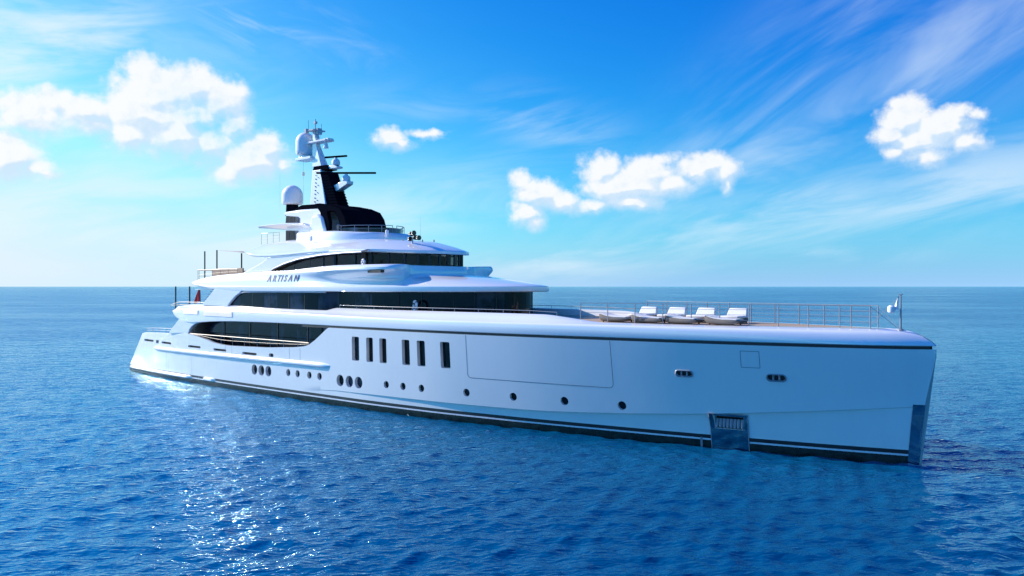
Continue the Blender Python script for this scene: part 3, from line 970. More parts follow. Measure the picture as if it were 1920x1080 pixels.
# bridge deck: name band aft, sculpted wing amidships, long brow forward
BD = [
 (11.3, 7.58, 7.64, .04, 7.67, .07, 7.70, .10, 7.73, .14, 7.76, 0.0),
 (13.0, 7.36, 7.52, .08, 7.66, .13, 7.80, .18, 7.90, .24, 8.00, 0.0),
 (15.8, 7.16, 7.42, .11, 7.70, .18, 7.93, .24, 8.10, .32, 8.22, 0.0),
 (20.0, 7.05, 7.42, .13, 7.80, .22, 8.08, .28, 8.25, .36, 8.37, 0.0),
 (25.0, 7.05, 7.42, .15, 7.80, .23, 8.10, .26, 8.32, .36, 8.48, 0.0),
 (27.5, 7.06, 7.42, .26, 7.74, .26, 7.98, .12, 8.34, .30, 8.62, 0.0),
 (30.0, 7.07, 7.42, .50, 7.60, .44, 7.88, -.02, 8.40, .18, 8.71, 0.0),
 (31.0, 7.07, 7.42, .60, 7.56, .52, 7.88, -.03, 8.42, .18, 8.72, 0.0),
 (32.2, 7.07, 7.42, .72, 7.58, .62, 7.92, .05, 8.44, .22, 8.72, 0.55),
 (33.2, 7.08, 7.42, .86, 7.72, .78, 8.00, .40, 8.46, .50, 8.72, 1.7),
 (34.2, 7.08, 7.42, .98, 8.00, .95, 8.18, .85, 8.50, .88, 8.71, 3.6),
 (35.4, 7.08, 7.42, 1.0, 8.15, 1.0, 8.30, 1.02, 8.50, 1.06, 8.69, 5.3),
 (37.0, 7.09, 7.42, 1.0, 8.20, 1.0, 8.34, 1.04, 8.52, 1.08, 8.67, 5.9),
 (40.0, 7.09, 7.42, 1.0, 8.22, 1.0, 8.36, 1.06, 8.52, 1.12, 8.66, 6.0),
]
BD_X0, BD_XC, BD_A, BD_B = 11.3, 30.0, 12.4, 5.2
BD_AFT = [(11.3, 4.75), (13, 5.0), (16, 5.18), (20, 5.2), (30, 5.2)]
def bd_sect(q):
    zl, zt, i3, z3, i4, z4, i5, z5, i6, z6, ix = lerp_tab(BD, q)
    out = [(2.0, 2.0, zl + 0.03), (0.16, 0.16, zl + 0.01), (0.08, 0.08, zl), (0.015, 0.015, zl + 0.05), (0.0, 0.0, zl + 0.55 * (zt - zl)), (0.01, 0.01, zt - 0.03), (0.06, 0.06, zt)]
    for t in (0.12, 0.3, 0.5, 0.7, 0.88):
        b_ = t + 0.34 * t * (1 - t) * min(1.0, max(0.0, (q - 33.0) / 3.0))
        out.append((0.06 + (i3 - 0.06) * t, 0.06 + (i3 + ix - 0.06) * t, zt + (z3 - zt) * b_))
    ctrl = [(i3, z3), (i4, z4), (i5, z5), (i6, z6)]
    # smooth curve through the wing's profile
    P = [ctrl[0]] + ctrl + [ctrl[-1]]
    for s_ in range(3):
        p0, p1, p2, p3 = P[s_], P[s_ + 1], P[s_ + 2], P[s_ + 3]
        for t in (0.0, 0.34, 0.67):
            f = lambda a_, b_, c_, d_: 0.5 * (2 * b_ + (c_ - a_) * t + (2 * a_ - 5 * b_ + 4 * c_ - d_) * t * t + (3 * b_ - a_ - 3 * c_ + d_) * t ** 3)
            iy = f(p0[0], p1[0], p2[0], p3[0]); z = f(p0[1], p1[1], p2[1], p3[1])
            out.append((iy, iy + ix, z))
    out += [(i6, i6 + ix, z6), (i6 + 0.05, i6 + ix + 0.05, z6 + 0.02), (i6 + 0.20, i6 + ix + 0.2, z6 + 0.02), (i6 + 0.24, i6 + ix + 0.24, z6 - 0.02), (i6 + 0.26, i6 + ix + 0.26, min(7.9, z6 - 0.1))]
    return out
mb = MB()
plan_loft(mb, qrange(11.3, 27, 0.5, 1) + list(np.arange(27.25, 36.5, 0.2)) + list(np.arange(36.5, 40.01, 0.25)), bd_sect, BD_X0, BD_XC, BD_A, BD_B, BD_AFT)
mb.build("bridge_deck_brow", WHITE, yacht, smooth=38)
mb = MB(); mb.slab([(11.6, -4.5), (16, -4.8), (30, -4.4), (34, -3.0), (35.2, 0), (34, 3.0), (30, 4.4), (16, 4.8), (11.6, 4.5)], 7.82, 7.92); mb.build("bridge_deck", TEAK, yacht, smooth=0)
mb = MB(); mb.slab([(11.6, -4.6), (30, -4.2), (39, -2.2), (39, 2.2), (30, 4.2), (11.6, 4.6)], 7.14, 7.2); mb.build("deckhead", WHITE, yacht, smooth=0)

# vent in the wing
mb = MB(); mb.box(33.0, 34.2, -4.98, -4.70, 8.22, 8.38)
mb.build("vent_slot", GROOVE, yacht, smooth=0)

# the name in raised letters
def letters(text, size, width, loc, rot, material, shear=0.2, name="name_letter"):
    verts, faces, cur = [], [], 0.0
    glyphs = []
    for ch in text:
        cu = bpy.data.curves.new(name, 'FONT')
        cu.body = ch; cu.size = size; cu.extrude = 0.012; cu.offset = 0.013; cu.resolution_u = 3
        tmp = bpy.data.objects.new(name, cu); COL.objects.link(tmp)
        me = bpy.data.meshes.new_from_object(tmp.evaluated_get(bpy.context.evaluated_depsgraph_get()))
        bpy.data.objects.remove(tmp)
        co = [v.co.copy() for v in me.vertices]
        lo = min(c.x for c in co); hi = max(c.x for c in co)
        glyphs.append((co, [tuple(p.vertices) for p in me.polygons], lo, hi - lo))
        bpy.data.meshes.remove(me)
    gap = (width - sum(g[3] for g in glyphs)) / (len(glyphs) - 1)
    x0, z0 = loc
    for (co, fs, lo, w_), ch in zip(glyphs, text):
        if ch == 'T': cur -= 0.10
        out = []
        for c in co:
            x, z = x0 + c.x - lo + cur + c.y * shear, z0 + c.y * 0.955
            prof = [(zz, iy) for iy, ix, zz in bd_sect(x)[6:-4]]
            iy = float(np.interp(z, [p_[0] for p_ in prof], [p_[1] for p_ in prof]))
            out.append((x, -(lerp_tab(BD_AFT, x) - iy) - 0.010 - c.z, z))
        mb = MB(); mb.add(out, fs); mb.build(name, material, yacht, smooth=0)
        cur += w_ + gap + (-0.10 if ch == 'T' else 0.0)
letters("ARTISAN", 0.62, 3.75, (22.35, 7.75), None, NAVY)

# bridge house with its arched glazing
def bridge_top(x):
    return float(np.interp(x, [21.4, 22.0, 23.3, 25.0, 27.3, 30.0], [8.42, 8.62, 8.98, 9.26, 9.46, 9.56]))
for side in (-1, 1):
    L = [(x, 4.12) for x in np.linspace(21.4, 27.0, 24)] + [(27 + 8.17 * math.sin(a), 4.12 * math.cos(a)) for a in np.linspace(0, math.pi / 2, 26)[1:]]
    mb = MB(); mb.grid([[(x, side * y, 7.9), (x, side * y, bridge_top(x) + 0.06)] for x, y in L])
    g = mb.build("bridge_window", WGLASS, yacht, smooth=30)
    for x in (24.2, 26.0):
        mb = MB(); mb.box(x - 0.02, x + 0.02, side * 4.11, side * 4.135, 8.3, bridge_top(x)); mb.build("mullion", GROOVE, g, smooth=0)
    for a, w_ in ((0.06, 0.05), (0.20, 0.14), (0.42, 0.07), (0.58, 0.16), (0.76, 0.11), (0.93, 0.10), (1.08, 0.10), (1.22, 0.09), (1.36, 0.08), (1.50, 0.07)):
        c = Vector((27 + 8.18 * math.sin(a), side * 4.13 * math.cos(a), 0))
        mb = MB(); mb.tube([c + Vector((0, 0, 8.1)), c + Vector((0, 0, 9.6))], w_, 6); mb.build("mullion", GROOVE, g, smooth=0)
    mb = MB()
    top = [(21.9, 9.62), (24, 9.7), (28, 9.75), (32.4, 9.70)]
    arc = [(31.8, 9.56), (30.0, 9.55), (27.46, 9.46), (25.1, 9.25), (23.54, 8.98), (22.25, 8.66), (21.75, 8.42)]
    mb.plate([(17.9, 8.30), (18.6, 8.46), (19.9, 8.82), (20.9, 9.12), (21.5, 9.4)] + top + arc, side * 4.52, side * 4.16)
    mb.build("bridge_arch", WHITE, yacht, smooth=30, bevel=0.05)
    mb = MB()
    mb.tube([(x, side * 4.47, z - 0.02) for x, z in reversed(arc)] , 0.06, 8)
    mb.build("window_frame", GREY, yacht)
mb = MB()
mb.box(21.2, 31.2, -3.7, 3.7, 7.93, 9.5); mb.build("wheelhouse_wall", INTERIOR, yacht, smooth=0)
mb = MB(); mb.box(32.6, 33.6, -2.2, 2.2, 7.93, 8.80); mb.build("helm_console", INTERIOR, yacht, smooth=0, bevel=0.05)
for y in (-1.2, 1.0):
    mb = MB(); mb.box(31.3, 31.9, y - 0.3, y + 0.3, 7.93, 8.45); mb.box(31.2, 31.4, y - 0.3, y + 0.3, 8.45, 9.1); mb.build("helm_chair", INTERIOR, yacht, smooth=0, bevel=0.05)

# sun-deck roof over the bridge
RF = [
 (17.9, 9.93, 9.99, 0.3, 10.02, 0.6, 10.05),
 (18.8, 9.72, 9.86, 0.8, 10.30, 1.3, 10.44),
 (20.0, 9.52, 9.70, 1.1, 10.45, 1.7, 10.58),
 (21.6, 9.44, 9.66, 1.3, 10.56, 2.0, 10.74),
 (24.0, 9.50, 9.68, 1.4, 10.52, 2.2, 10.70),
 (27.0, 9.58, 9.78, 1.5, 10.44, 2.4, 10.62),
 (30.0, 9.57, 9.79, 1.5, 10.36, 2.5, 10.55),
 (33.0, 9.46, 9.68, 1.5, 10.18, 2.6, 10.42),
 (37.0, 9.40, 9.61, 1.6, 10.02, 2.8, 10.28),
]
RF_AFT = [(17.9, 4.2), (19.5, 4.55), (21.6, 4.6), (27, 4.6)]
def rf_sect(q):
    zl, zt, i3, z3, i4, z4 = lerp_tab(RF, q)
    out = [(1.4, 1.4, zl + 0.02), (0.14, 0.14, zl + 0.01), (0.05, 0.05, zl), (0.01, 0.01, zl + 0.04), (0.0, 0.0, 0.5 * (zl + zt)), (0.02, 0.02, zt - 0.03), (0.07, 0.07, zt)]
    for t in (0.25, 0.5, 0.75, 1.0):
        out.append((0.07 + (i3 - 0.07) * t, 0.07 + (i3 - 0.07) * t, zt + (z3 - zt) * (t + 0.12 * t * (1 - t) * 2)))
    out.append((0.5 * (i3 + i4), 0.5 * (i3 + i4), 0.5 * (z3 + z4) + 0.02))
    out.append((i4, i4, z4))
    out.append((4.59, min(8.7, i4 + 4.0), z4 + 0.04))
    return out
mb = MB()
plan_loft(mb, qrange(17.9, 27, 0.4, 30), rf_sect, 17.9, 27.0, 8.73, 4.6, RF_AFT)
mb.build("bridge_roof", WHITE, yacht, smooth=38)

# raised sun-deck coaming
def co_sect(q):
    zt = float(np.interp(q, [22.6, 27, 30, 36], [11.26, 11.18, 11.06, 10.98]))
    return [(-0.15, 0.0, 10.35), (-0.08, -0.05, 10.62), (-0.02, 0.0, zt - 0.16), (0.06, 0.12, zt - 0.04), (0.2, 0.3, zt), (2.79, 4.3, zt + 0.02)]
mb = MB(); plan_loft(mb, qrange(22.6, 26, 0.4, 24), co_sect, 22.6, 26.0, 4.4, 2.8)
mb.build("sun_deck_coaming", WHITE, yacht, smooth=50)

# ---- mast house, canopy, black hard-top
mb = MB()
mb.plate([(19.25, 12.98), (21.3, 13.04), (23.55, 12.98), (23.95, 12.72), (24.6, 11.2), (22.7, 11.0), (22.6, 10.5), (19.42, 10.5), (19.42, 12.66), (19.2, 12.74)], -1.62, 1.62)
mh = mb.build("mast_house", WHITE, yacht, smooth=30, bevel=0.14)
mb = MB(); mb.plate([(22.7, 11.1), (24.75, 11.1), (24.3, 12.3), (23.7, 12.6), (23.0, 12.4)], -1.95, 1.95); mb.build("side_fairing", WHITE, mh, smooth=30, bevel=0.18)
for poly, nm in (([(19.55, 12.66), (21.0, 12.52), (21.18, 12.42), (21.18, 11.95), (19.45, 12.03)], "window"), ([(19.5, 11.56), (21.05, 11.48), (21.0, 10.72), (19.5, 10.72)], "door")):
    mb = MB(); mb.plate(poly, -1.66, -1.60); w_ = mb.build(nm, BGLASS, mh, smooth=0)
    for x in (19.98, 20.55):
        mb = MB(); mb.box(x - 0.02, x + 0.02, -1.672, -1.655, min(p[1] for p in poly) + 0.03, max(p[1] for p in poly) - 0.10)
        mb.build("mullion", GROOVE, w_, smooth=0)
mb = MB()
for side in (-1, 1):
    rows = []
    for x, w_, zt, zb in ((16.2, 1.9, 12.02, 11.94), (16.6, 2.15, 12.04, 11.86), (18, 2.3, 12.06, 11.74), (20.5, 2.35, 12.06, 11.62), (22.4, 2.2, 11.96, 11.5), (22.9, 1.9, 11.75, 11.3), (23.2, 1.7, 11.4, 11.2)):
        rows.append([(x, 0, zt + 0.03), (x, side * (w_ - 0.3), zt + 0.01), (x, side * (w_ - 0.05), zt - 0.02), (x, side * w_, zt - 0.07), (x, side * (w_ - 0.06), zt - 0.13), (x, side * (w_ - 0.9), zb), (x, 0, zb)])
    mb.grid(rows)
    o = len(mb.v) - 7 * 7
    mb.f.append(tuple(o + k for k in range(7))); mb.mi.append(0)
mb.build("canopy", WHITE, yacht, smooth=35)
mb = MB()
prof = [(19.95, 13.05), (21.30, 13.36), (23.84, 13.30), (25.16, 13.08), (26.18, 12.74), (26.63, 12.22), (26.90, 11.6)]
mb.grid([[(x, y, z) for y in (-1.5, -1.3, 0, 1.3, 1.5)] for x, z in prof])
under = [(x - 0.12, z - 0.16) for x, z in prof]
mb.grid([[(x, y, z) for y in (-1.5, 0, 1.5)] for x, z in under])
mb.build("hard_top", CARBON, yacht, smooth=20)
for side in (-1, 1):
    mb = MB()
    y0, y1 = side * 1.80, side * 1.50
    mb.plate([(23.30, 13.30), (23.84, 13.30), (24.86, 13.10), (24.68, 12.6), (24.92, 11.9), (24.86, 11.0), (24.26, 11.0), (24.29, 11.7), (23.90, 12.7), (23.54, 13.0)], y0, y1)
    mb.plate([(24.87, 13.1), (25.16, 13.06), (26.18, 12.72), (26.63, 12.2), (26.96, 11.3), (26.66, 11.15), (26.09, 11.2), (26.09, 11.75), (25.64, 12.62), (24.74, 12.72)], y0, y1)
    mb.build("hard_top_side", CARBON, yacht, smooth=20)
mb = MB(); mb.plate([(19.9, 13.0), (21.3, 13.32), (23.3, 13.27), (23.6, 12.94)], -1.55, 1.55); mb.build("mast_house_roof", CARBON, yacht, smooth=0)
mb = MB(); mb.box(24.9, 26.3, -1.2, 1.2, 11.05, 11.75); mb.build("sun_deck_bar", TAN, yacht, smooth=0, bevel=0.05)

# mast pylon
mb = MB()
def frustum(mb, poly0, z0, poly1, z1, mi=0):
    n = len(poly0)
    mb.add([(x, y, z0) for x, y in poly0] + [(x, y, z1) for x, y in poly1], [tuple(reversed(range(n))), tuple(range(n, 2 * n))] + [(i, (i + 1) % n, n + (i + 1) % n, n + i) for i in range(n)], mi)
frustum(mb, [(20.9, -0.45), (21.2, -0.72), (23.1, -0.72), (23.1, 0.72), (21.2, 0.72), (20.9, 0.45)], 13.28, [(21.05, -0.35), (21.25, -0.55), (22.25, -0.55), (22.25, 0.55), (21.25, 0.55), (21.05, 0.35)], 16.0)
ml = mb.build("mast_pylon", WHITE, yacht, smooth=0, bevel=0.05)
mb = MB()
for k in range(9):
    z = 13.6 + k * 0.28
    mb = MB(); mb.box(21.72, 21.80, -0.76 + (z - 13.3) * 0.062, -0.60, z, z + 0.07); mb.build("rung", GROOVE, ml, smooth=0)
    if k % 2 == 0:
        mb = MB(); mb.box(22.02, 22.08, -0.76 + (z - 13.3) * 0.062, -0.6, z + 0.1, z + 0.15); mb.build("rung", GROOVE, ml, smooth=0)
mb = MB()
n = 12
for k in range(n):
    t0, t1 = k / n, (k + 1) / n
    xa = lambda t: 24.2 + (22.95 - 24.2) * t
    xb = lambda t: 23.12 + (22.27 - 23.12) * t
    z0, z1 = 13.2 + 2.6 * t0, 13.2 + 2.6 * t1 - 0.05
    bump_ = 0.10 if k < 7 else 0.0
    frustum(mb, [(xb(t0), -0.62), (xa(t0) + bump_, -0.5), (xa(t0) + bump_, 0.5), (xb(t0), 0.62)], z0, [(xb(t1), -0.60), (xa(t1), -0.48), (xa(t1), 0.48), (xb(t1), 0.60)], z1 + 0.05)
mb.build("mast_louvre", CARBON, yacht, smooth=0)
mb = MB(); frustum(mb, [(21.2, -0.5), (23.0, -0.42), (23.0, 0.42), (21.2, 0.5)], 15.95, [(21.35, -0.48), (22.7, -0.4), (22.7, 0.4), (21.35, 0.48)], 16.3); mb.build("mast_collar", CARBON, yacht, smooth=0)
mb = MB(); frustum(mb, [(20.95, -0.34), (22.05, -0.34), (22.05, 0.34), (20.95, 0.34)], 16.3, [(20.75, -0.2), (21.25, -0.2), (21.25, 0.2), (20.75, 0.2)], 17.9)
frustum(mb, [(20.75, -0.2), (21.25, -0.2), (21.25, 0.2), (20.75, 0.2)], 17.9, [(20.72, -0.13), (20.98, -0.13), (20.98, 0.13), (20.72, 0.13)], 19.1)
um = mb.build("upper_mast", WHITE, yacht, smooth=0, bevel=0.03)
mb = MB(); mb.tube([(20.85, 0, 19.0), (20.88, 0, 19.95)], 0.035, 8); mb.box(20.45, 21.35, -0.55, 0.55, 19.02, 19.10)
mb.box(20.35, 20.55, -0.62, -0.35, 18.85, 19.2); mb.box(21.2, 21.42, -0.2, 0.2, 18.75, 19.2); mb.tube([(21.3, -0.1, 18.45), (21.3, -0.1, 18.8)], [0.13, 0.05], 8)
mb.tube([(20.55, -0.4, 19.1), (20.55, -0.4, 19.85)], 0.02, 6); mb.tube([(21.2, 0.3, 19.1), (21.2, 0.3, 19.6)], 0.02, 6)
mb.box(20.78, 20.98, -0.1, 0.1, 19.6, 19.78)
mb.build("mast_top_aerial", GREY, um, smooth=30)
mb = MB(); mb.box(20.0, 22.6, -0.42, 0.42, 18.12, 18.24); mb.box(19.7, 20.3, -0.3, 0.2, 18.0, 18.16); mb.box(22.2, 22.75, -0.25, 0.25, 18.16, 18.30)
mb.tube([(22.3, -0.1, 17.6), (22.3, -0.1, 18.12)], [0.2, 0.08], 10)
mb.tube([(21.7, -0.2, 18.2), (21.7, -0.2, 18.75)], 0.02, 6)
mb.build("spreader", RADOME, um, smooth=30, bevel=0.02)
mb = MB(); mb.box(19.0, 20.9, -0.5, 0.5, 16.95, 17.15); mb.tube([(19.5, 0, 17.15), (19.5, 0, 17.4)], 0.45, 16); mb.build("dome_bracket", WHITE, um, smooth=30, bevel=0.02)

def radome(c, r, h, parent=yacht):
    prof = [(r * 0.70, 0.0), (r * 0.9, 0.03), (r * 0.98, 0.12), (r, 0.30), (r, h - r)]
    for k in range(1, 10):
        a = k / 9 * math.pi / 2
        prof.append((max(r * math.cos(a), 0.004), h - r + r * math.sin(a)))
    mb = MB(); mb.lathe(prof, c, 32)
    return mb.build("satellite_dome", RADOME, parent, smooth=40)
radome((19.6, 0, 17.38), 0.72, 1.72)
radome((17.9, 0, 13.72), 0.80, 1.52)
mb = MB(); mb.tube([(17.9, 0, 13.0), (17.9, 0, 13.74)], [0.5, 0.46], 16); mb.box(17.6, 19.6, -0.45, 0.45, 12.85, 13.02); mb.build("dome_pedestal", CARBON, yacht, smooth=30)

def radar(c, L, ang, arm):
    mb = MB(); mb.lathe([(0.24, 0.0), (0.30, 0.06), (0.30, 0.30), (0.22, 0.42), (0.12, 0.46), (0.12, 0.55)], c, 20)
    r_ = mb.build("radar", RADOME, yacht, smooth=40)
    d = Vector((math.cos(ang), math.sin(ang), 0))
    q = Vector(c) + Vector((0, 0, 0.62))
    mb = MB(); s_ = Vector((-d.y, d.x, 0))
    v = []
    for t in (-1, 1):
        for a_, b_ in ((-0.07, -0.06), (0.07, -0.06), (0.07, 0.07), (-0.07, 0.07)):
            v.append(tuple(q + d * L * 0.5 * t + s_ * a_ + Vector((0, 0, b_))))
    mb.add(v, [(0, 1, 2, 3), (7, 6, 5, 4), (0, 4, 5, 1), (1, 5, 6, 2), (2, 6, 7, 3), (3, 7, 4, 0)])
    mb.build("scanner", CARBON, r_, smooth=0, bevel=0.02)
    mb = MB(); mb.plate(arm, -0.28, 0.28); mb.build("radar_arm", WHITE, r_, smooth=30, bevel=0.04)
radar((24.55, 0, 14.95), 4.3, RAD(40), [(22.9, 14.62), (22.95, 14.22), (23.8, 14.3), (25.0, 14.72), (25.05, 14.95), (24.2, 14.95)])
radar((23.35, 0, 16.25), 1.9, RAD(18), [(22.3, 16.12), (22.3, 15.98), (23.8, 15.98), (23.85, 16.1), (23.3, 16.28)])

# whip aerials
for p, h_ in (((18.2, -1.3, 12.9), 3.0), ((33.6, -1.2, 10.2), 1.6)):
    mb = MB(); mb.tube([p, (p[0], p[1], p[2] + h_)], [0.014, 0.006], 5)
    mb.build("whip_aerial", RADOME, yacht)
# lantern halyard hanging from the dome bracket
mb = MB(); mb.tube([(20.0, -0.45, 16.95), (20.0, -0.45, 13.4)], 0.009, 4); mb.tube([(20.0, -0.45, 15.75), (20.0, -0.45, 16.0)], 0.10, 8); mb.build("halyard", CUSHION, yacht)

# ---- rails
def railing(name, posts, heights, mid=(0.34, 0.66), post_r=0.020, top_r=0.018, wire_r=0.010, material=STEEL, top_material=None):
    """posts: base points; heights: post heights"""
    mb = MB()
    tops = [Vector(p) + Vector((0, 0, h)) for p, h in zip(posts, heights)]
    mb.tube(tops, top_r, 6)
    for f in mid:
        mb.tube([Vector(p) + Vector((0, 0, h * f)) for p, h in zip(posts, heights)], wire_r, 5)
    rl = mb.build(name, top_material or material, yacht)
    for p, t in zip(posts, tops):
        s = MB(); s.tube([p, t], post_r, 6); s.build("stanchion", material, rl)
    return rl

RAILX = [60.57, 59.38, 58.12, 56.87, 55.60, 54.30, 53.0, 51.65, 50.3, 48.92, 47.51]
RAILW = [0.56, 0.77, 1.0, 1.23, 1.48, 1.75, 2.03, 2.32, 2.63, 2.93, 3.24]
for side in (-1, 1):
    posts = []
    for x, w_ in zip(RAILX, RAILW):
        posts.append((x, side * w_, 5.62))
    railing("bow_rail", posts, [0.95] * 11, (0.24, 0.5, 0.75), 0.024, 0.017, 0.010)
    # low rail on the deck edge
    posts = []
    for x in np.arange(29.9, 47.4, 1.65):
        zi, wi = lerp_tab(ZIN, x), lerp_tab(WIN, x)
        posts.append((hull_x(x, 6.0), side * (half(x, 5.2) - wi - 0.05), zi - 0.02))
    railing("side_deck_rail", posts, [0.19] * len(posts), (), 0.014, 0.018, material=STEEL)
    # teak cap rail over the main-deck opening
    posts = []
    for x in (12.0, 13.6, 15.2, 16.8, 18.4, 20.0, 21.6, 23.2, 24.8, 26.4, 27.6):
        zt = hull_top(x)
        posts.append((hull_x(x, zt), side * (half(x, zt) - 0.11), zt - 0.01))
    railing("cap_rail", posts, [3.76 - p[2] for p in posts], (0.55,), 0.016, 0.032, 0.010, STEEL, CAPWOOD)
    # main deck aft
    posts = [(hull_x(x, 3.6), side * (half(x, 3.6) - 0.12), hull_top(x)) for x in (0.6, 2.5, 4.5, 6.5, 8.2)]
    railing("quarter_rail", posts, [0.36] * 5, (0.5,), 0.016, 0.02)
    # upper deck aft
    posts = [(x, side * (half(x, 5.2) - 0.55), 5.75) for x in (7.9, 9.3, 10.7, 12.1, 13.5)]
    railing("aft_rail", posts, [0.18, 0.4, 0.42, 0.42, 0.42], (0.5,), 0.016, 0.02, top_material=CAPWOOD)
    # bridge deck aft
    posts = [(x, side * (lerp_tab(BD_AFT, min(x, 30)) - lerp_tab(BD, x)[8] - 0.12), lerp_tab(BD, x)[9] - 0.02) for x in (12.0, 13.2, 14.4, 15.6, 16.8, 18.0)]
    railing("bridge_aft_rail", posts, [0.85, 0.66, 0.56, 0.5, 0.44, 0.38], (0.5,), 0.016, 0.022, top_material=CAPWOOD)
    # sun deck
    posts = [(26.9 - 26.0 + 26.0, side * 2.55, 11.15)] + [(26 + 3.8 * math.sin(a), side * 2.55 * math.cos(a), 11.05) for a in np.linspace(0.30, 1.5, 5)]
    railing("sun_deck_rail", posts, [0.46] * 6, (0.5,), 0.022, 0.024)
    posts = [(x, side * 1.75, 10.62) for x in (16.4, 17.2, 18.0, 18.8)]
    railing("ladder_rail", posts, [0.85] * 4, (0.25, 0.5, 0.75), 0.014, 0.014)
posts = [(7.75, y, 5.7) for y in np.linspace(-4.2, 4.2, 6)]
railing("aft_rail", posts, [0.22] * 6, (0.5,), 0.016, 0.02, top_material=CAPWOOD)
posts = [(11.7, y, 7.76) for y in np.linspace(-4.3, 4.3, 6)]
railing("bridge_aft_rail", posts, [0.9] * 6, (0.5,), 0.016, 0.022, top_material=CAPWOOD)

# wind screen glass behind the sun-deck rail, horns and small fittings on the roof
mb = MB(); mb.grid([[(26 + 3.6 * math.sin(a), 2.4 * math.cos(a), z) for z in (11.0, 11.38)] for a in np.linspace(0.3, math.pi - 0.3, 18)]); mb.build("wind_screen", BGLASS, yacht)
for p in ((30.4, -1.2, 10.6),):
    mb = MB(); mb.lathe([(0.07, 0), (0.07, 0.25), (0.12, 0.27), (0.12, 0.5), (0.05, 0.55)], p, 12)
    mb.build("deck_light", RADOME, yacht)
mb = MB(); mb.box(25.0, 25.2, -3.5, -3.35, 10.5, 10.85); mb.build("camera_post", RADOME, yacht, smooth=0, bevel=0.03)
sl = MB(); sl.tube([(33.3, -1.6, 10.1), (33.3, -1.6, 10.42)], 0.05, 8); sl = sl.build("searchlight", GREY, yacht)
for dx, dy, dz in ((-0.25, 0, 0.42), (0.12, 0.1, 0.50), (-0.20, 0.05, 0.74), (0.14, -0.05, 0.78), (0.55, 0, 0.46)):
    mb = MB(); mb.lathe([(0.07, -0.12), (0.15, -0.04), (0.16, 0.10), (0.13, 0.12)], (33.3 + dx, -1.6 + dy, 10.0 + dz), 12, axis=(1, -0.2, 0)); mb.build("lamp", BLACK, sl)
for x in (32.2, 33.6, 34.4):
    mb = MB(); mb.lathe([(0.05, 0), (0.05, 0.1), (0.02, 0.16)], (x, -1.5 + (x - 32) * 0.3, 10.28 - (x - 32) * 0.03), 8)
    mb.build("roof_fitting", GREY, yacht)

# ---- after decks: awning, its poles, stair
for x, z0, z1 in ((11.1, 7.9, 10.2), (12.95, 7.9, 10.24), (16.5, 8.1, 9.9)):
    mb = MB(); mb.tube([(x, -3.5, z0), (x, -3.5, z1)], 0.055, 8)
    mb.build("awning_pole", BLACK, yacht)
mb = MB(); mb.grid([[(12.6 + t * 5.6, y, 10.24 - 0.10 * math.sin(t * math.pi) - 0.12 * (1 - abs(y) / 3.4) * math.sin(t * 3.1) - 0.18 * t) for y in np.linspace(-3.4 + 0.2 * math.sin(t * 3.1), 3.4 - 0.2 * math.sin(t * 3.1), 13)] for t in np.linspace(0, 1, 13)])
mb.build("awning", SAIL, yacht)
for x, y in ((7.95, -4.3), (10.6, -4.5)):
    mb = MB(); mb.tube([(x, y, 5.6), (x, y, 7.4)], 0.06, 8)
    mb.build("awning_pole", BLACK, yacht)
mb = MB()
for k in range(7):
    mb.box(13.2 + k * 0.26, 13.6 + k * 0.26, -4.9, -4.1, 6.02 + k * 0.19, 6.07 + k * 0.19)
mb.tube([(13.55, -4.95, 5.95), (15.5, -4.95, 7.28)], 0.05, 6)
mb.build("stair", GROOVE, yacht, smooth=0)

# louvred vents in the after bulwark
def louvre(x0, x1, z0, z1):
    mb = MB()
    for k in range(5):
        z = z0 + (z1 - z0) * k / 5
        rows = [[(hull_x(x, z), -(half(x, min(z, 5.2)) + 0.03 - ins), z + dz) for ins, dz in ((0.03, (z1 - z0) / 5 * 0.8), (0.0, (z1 - z0) / 5 * 0.7), (-0.02, 0.0), (0.03, 0.0))] for x in np.linspace(x0, x1, 6)]
        mb.grid(rows)
    mb.build("louvre_vent", GREY, yacht, smooth=0)
louvre(10.9, 13.6, 5.28, 5.6)
louvre(14.6, 18.6, 5.22, 5.58)

# ---- bow fittings
mb = MB(); mb.tube([(61.62, 0, 5.58), (61.62, 0, 7.06)], [0.045, 0.030], 8); mb.lathe([(0.12, 0), (0.12, 0.03), (0.06, 0.06)], (61.62, 0, 5.57), 12)
mb.box(61.56, 61.68, -0.12, 0.12, 7.04, 7.08)
bs = mb.build("bow_staff", STEEL, yacht)
mb = MB(); mb.lathe([(0.05, 0), (0.14, 0.03), (0.16, 0.1), (0.15, 0.26), (0.08, 0.32)], (61.28, -0.1, 6.28), 14); mb.tube([(61.28, -0.1, 6.45), (61.62, 0, 6.42)], 0.03, 6); mb.build("deck_lamp", RADOME, bs)
for a_, b_ in (((60.57, -0.56, 6.55), (61.5, -0.05, 5.66)), ((60.57, 0.56, 6.55), (61.5, 0.05, 5.66)), ((60.3, 0.55, 5.75), (61.6, 0, 7.0))):
    mb = MB(); mb.tube([a_, b_], 0.010, 5)
    mb.build("stay_wire", STEEL, yacht)

# ---- things carried aboard
def to_world(p):
    a = yacht.rotation_euler[2]
    c, s = math.cos(a), math.sin(a)
    return (yacht.location[0] + p[0] * c - p[1] * s, yacht.location[1] + p[0] * s + p[1] * c, p[2])
YAW = yacht.rotation_euler[2]

def copy_thing(root):
    r = root.copy(); COL.objects.link(r)
    for ch in list(root.children):
        c = ch.copy(); COL.objects.link(c); c.parent = r; c.matrix_parent_inverse = ch.matrix_parent_inverse.copy()
        for g in ch.children:
            d = g.copy(); COL.objects.link(d); d.parent = c
    return r

def soft(mb, rows, name, material, parent):
    mb.grid(rows); ob = mb.build(name, material, parent, smooth=45); return ob

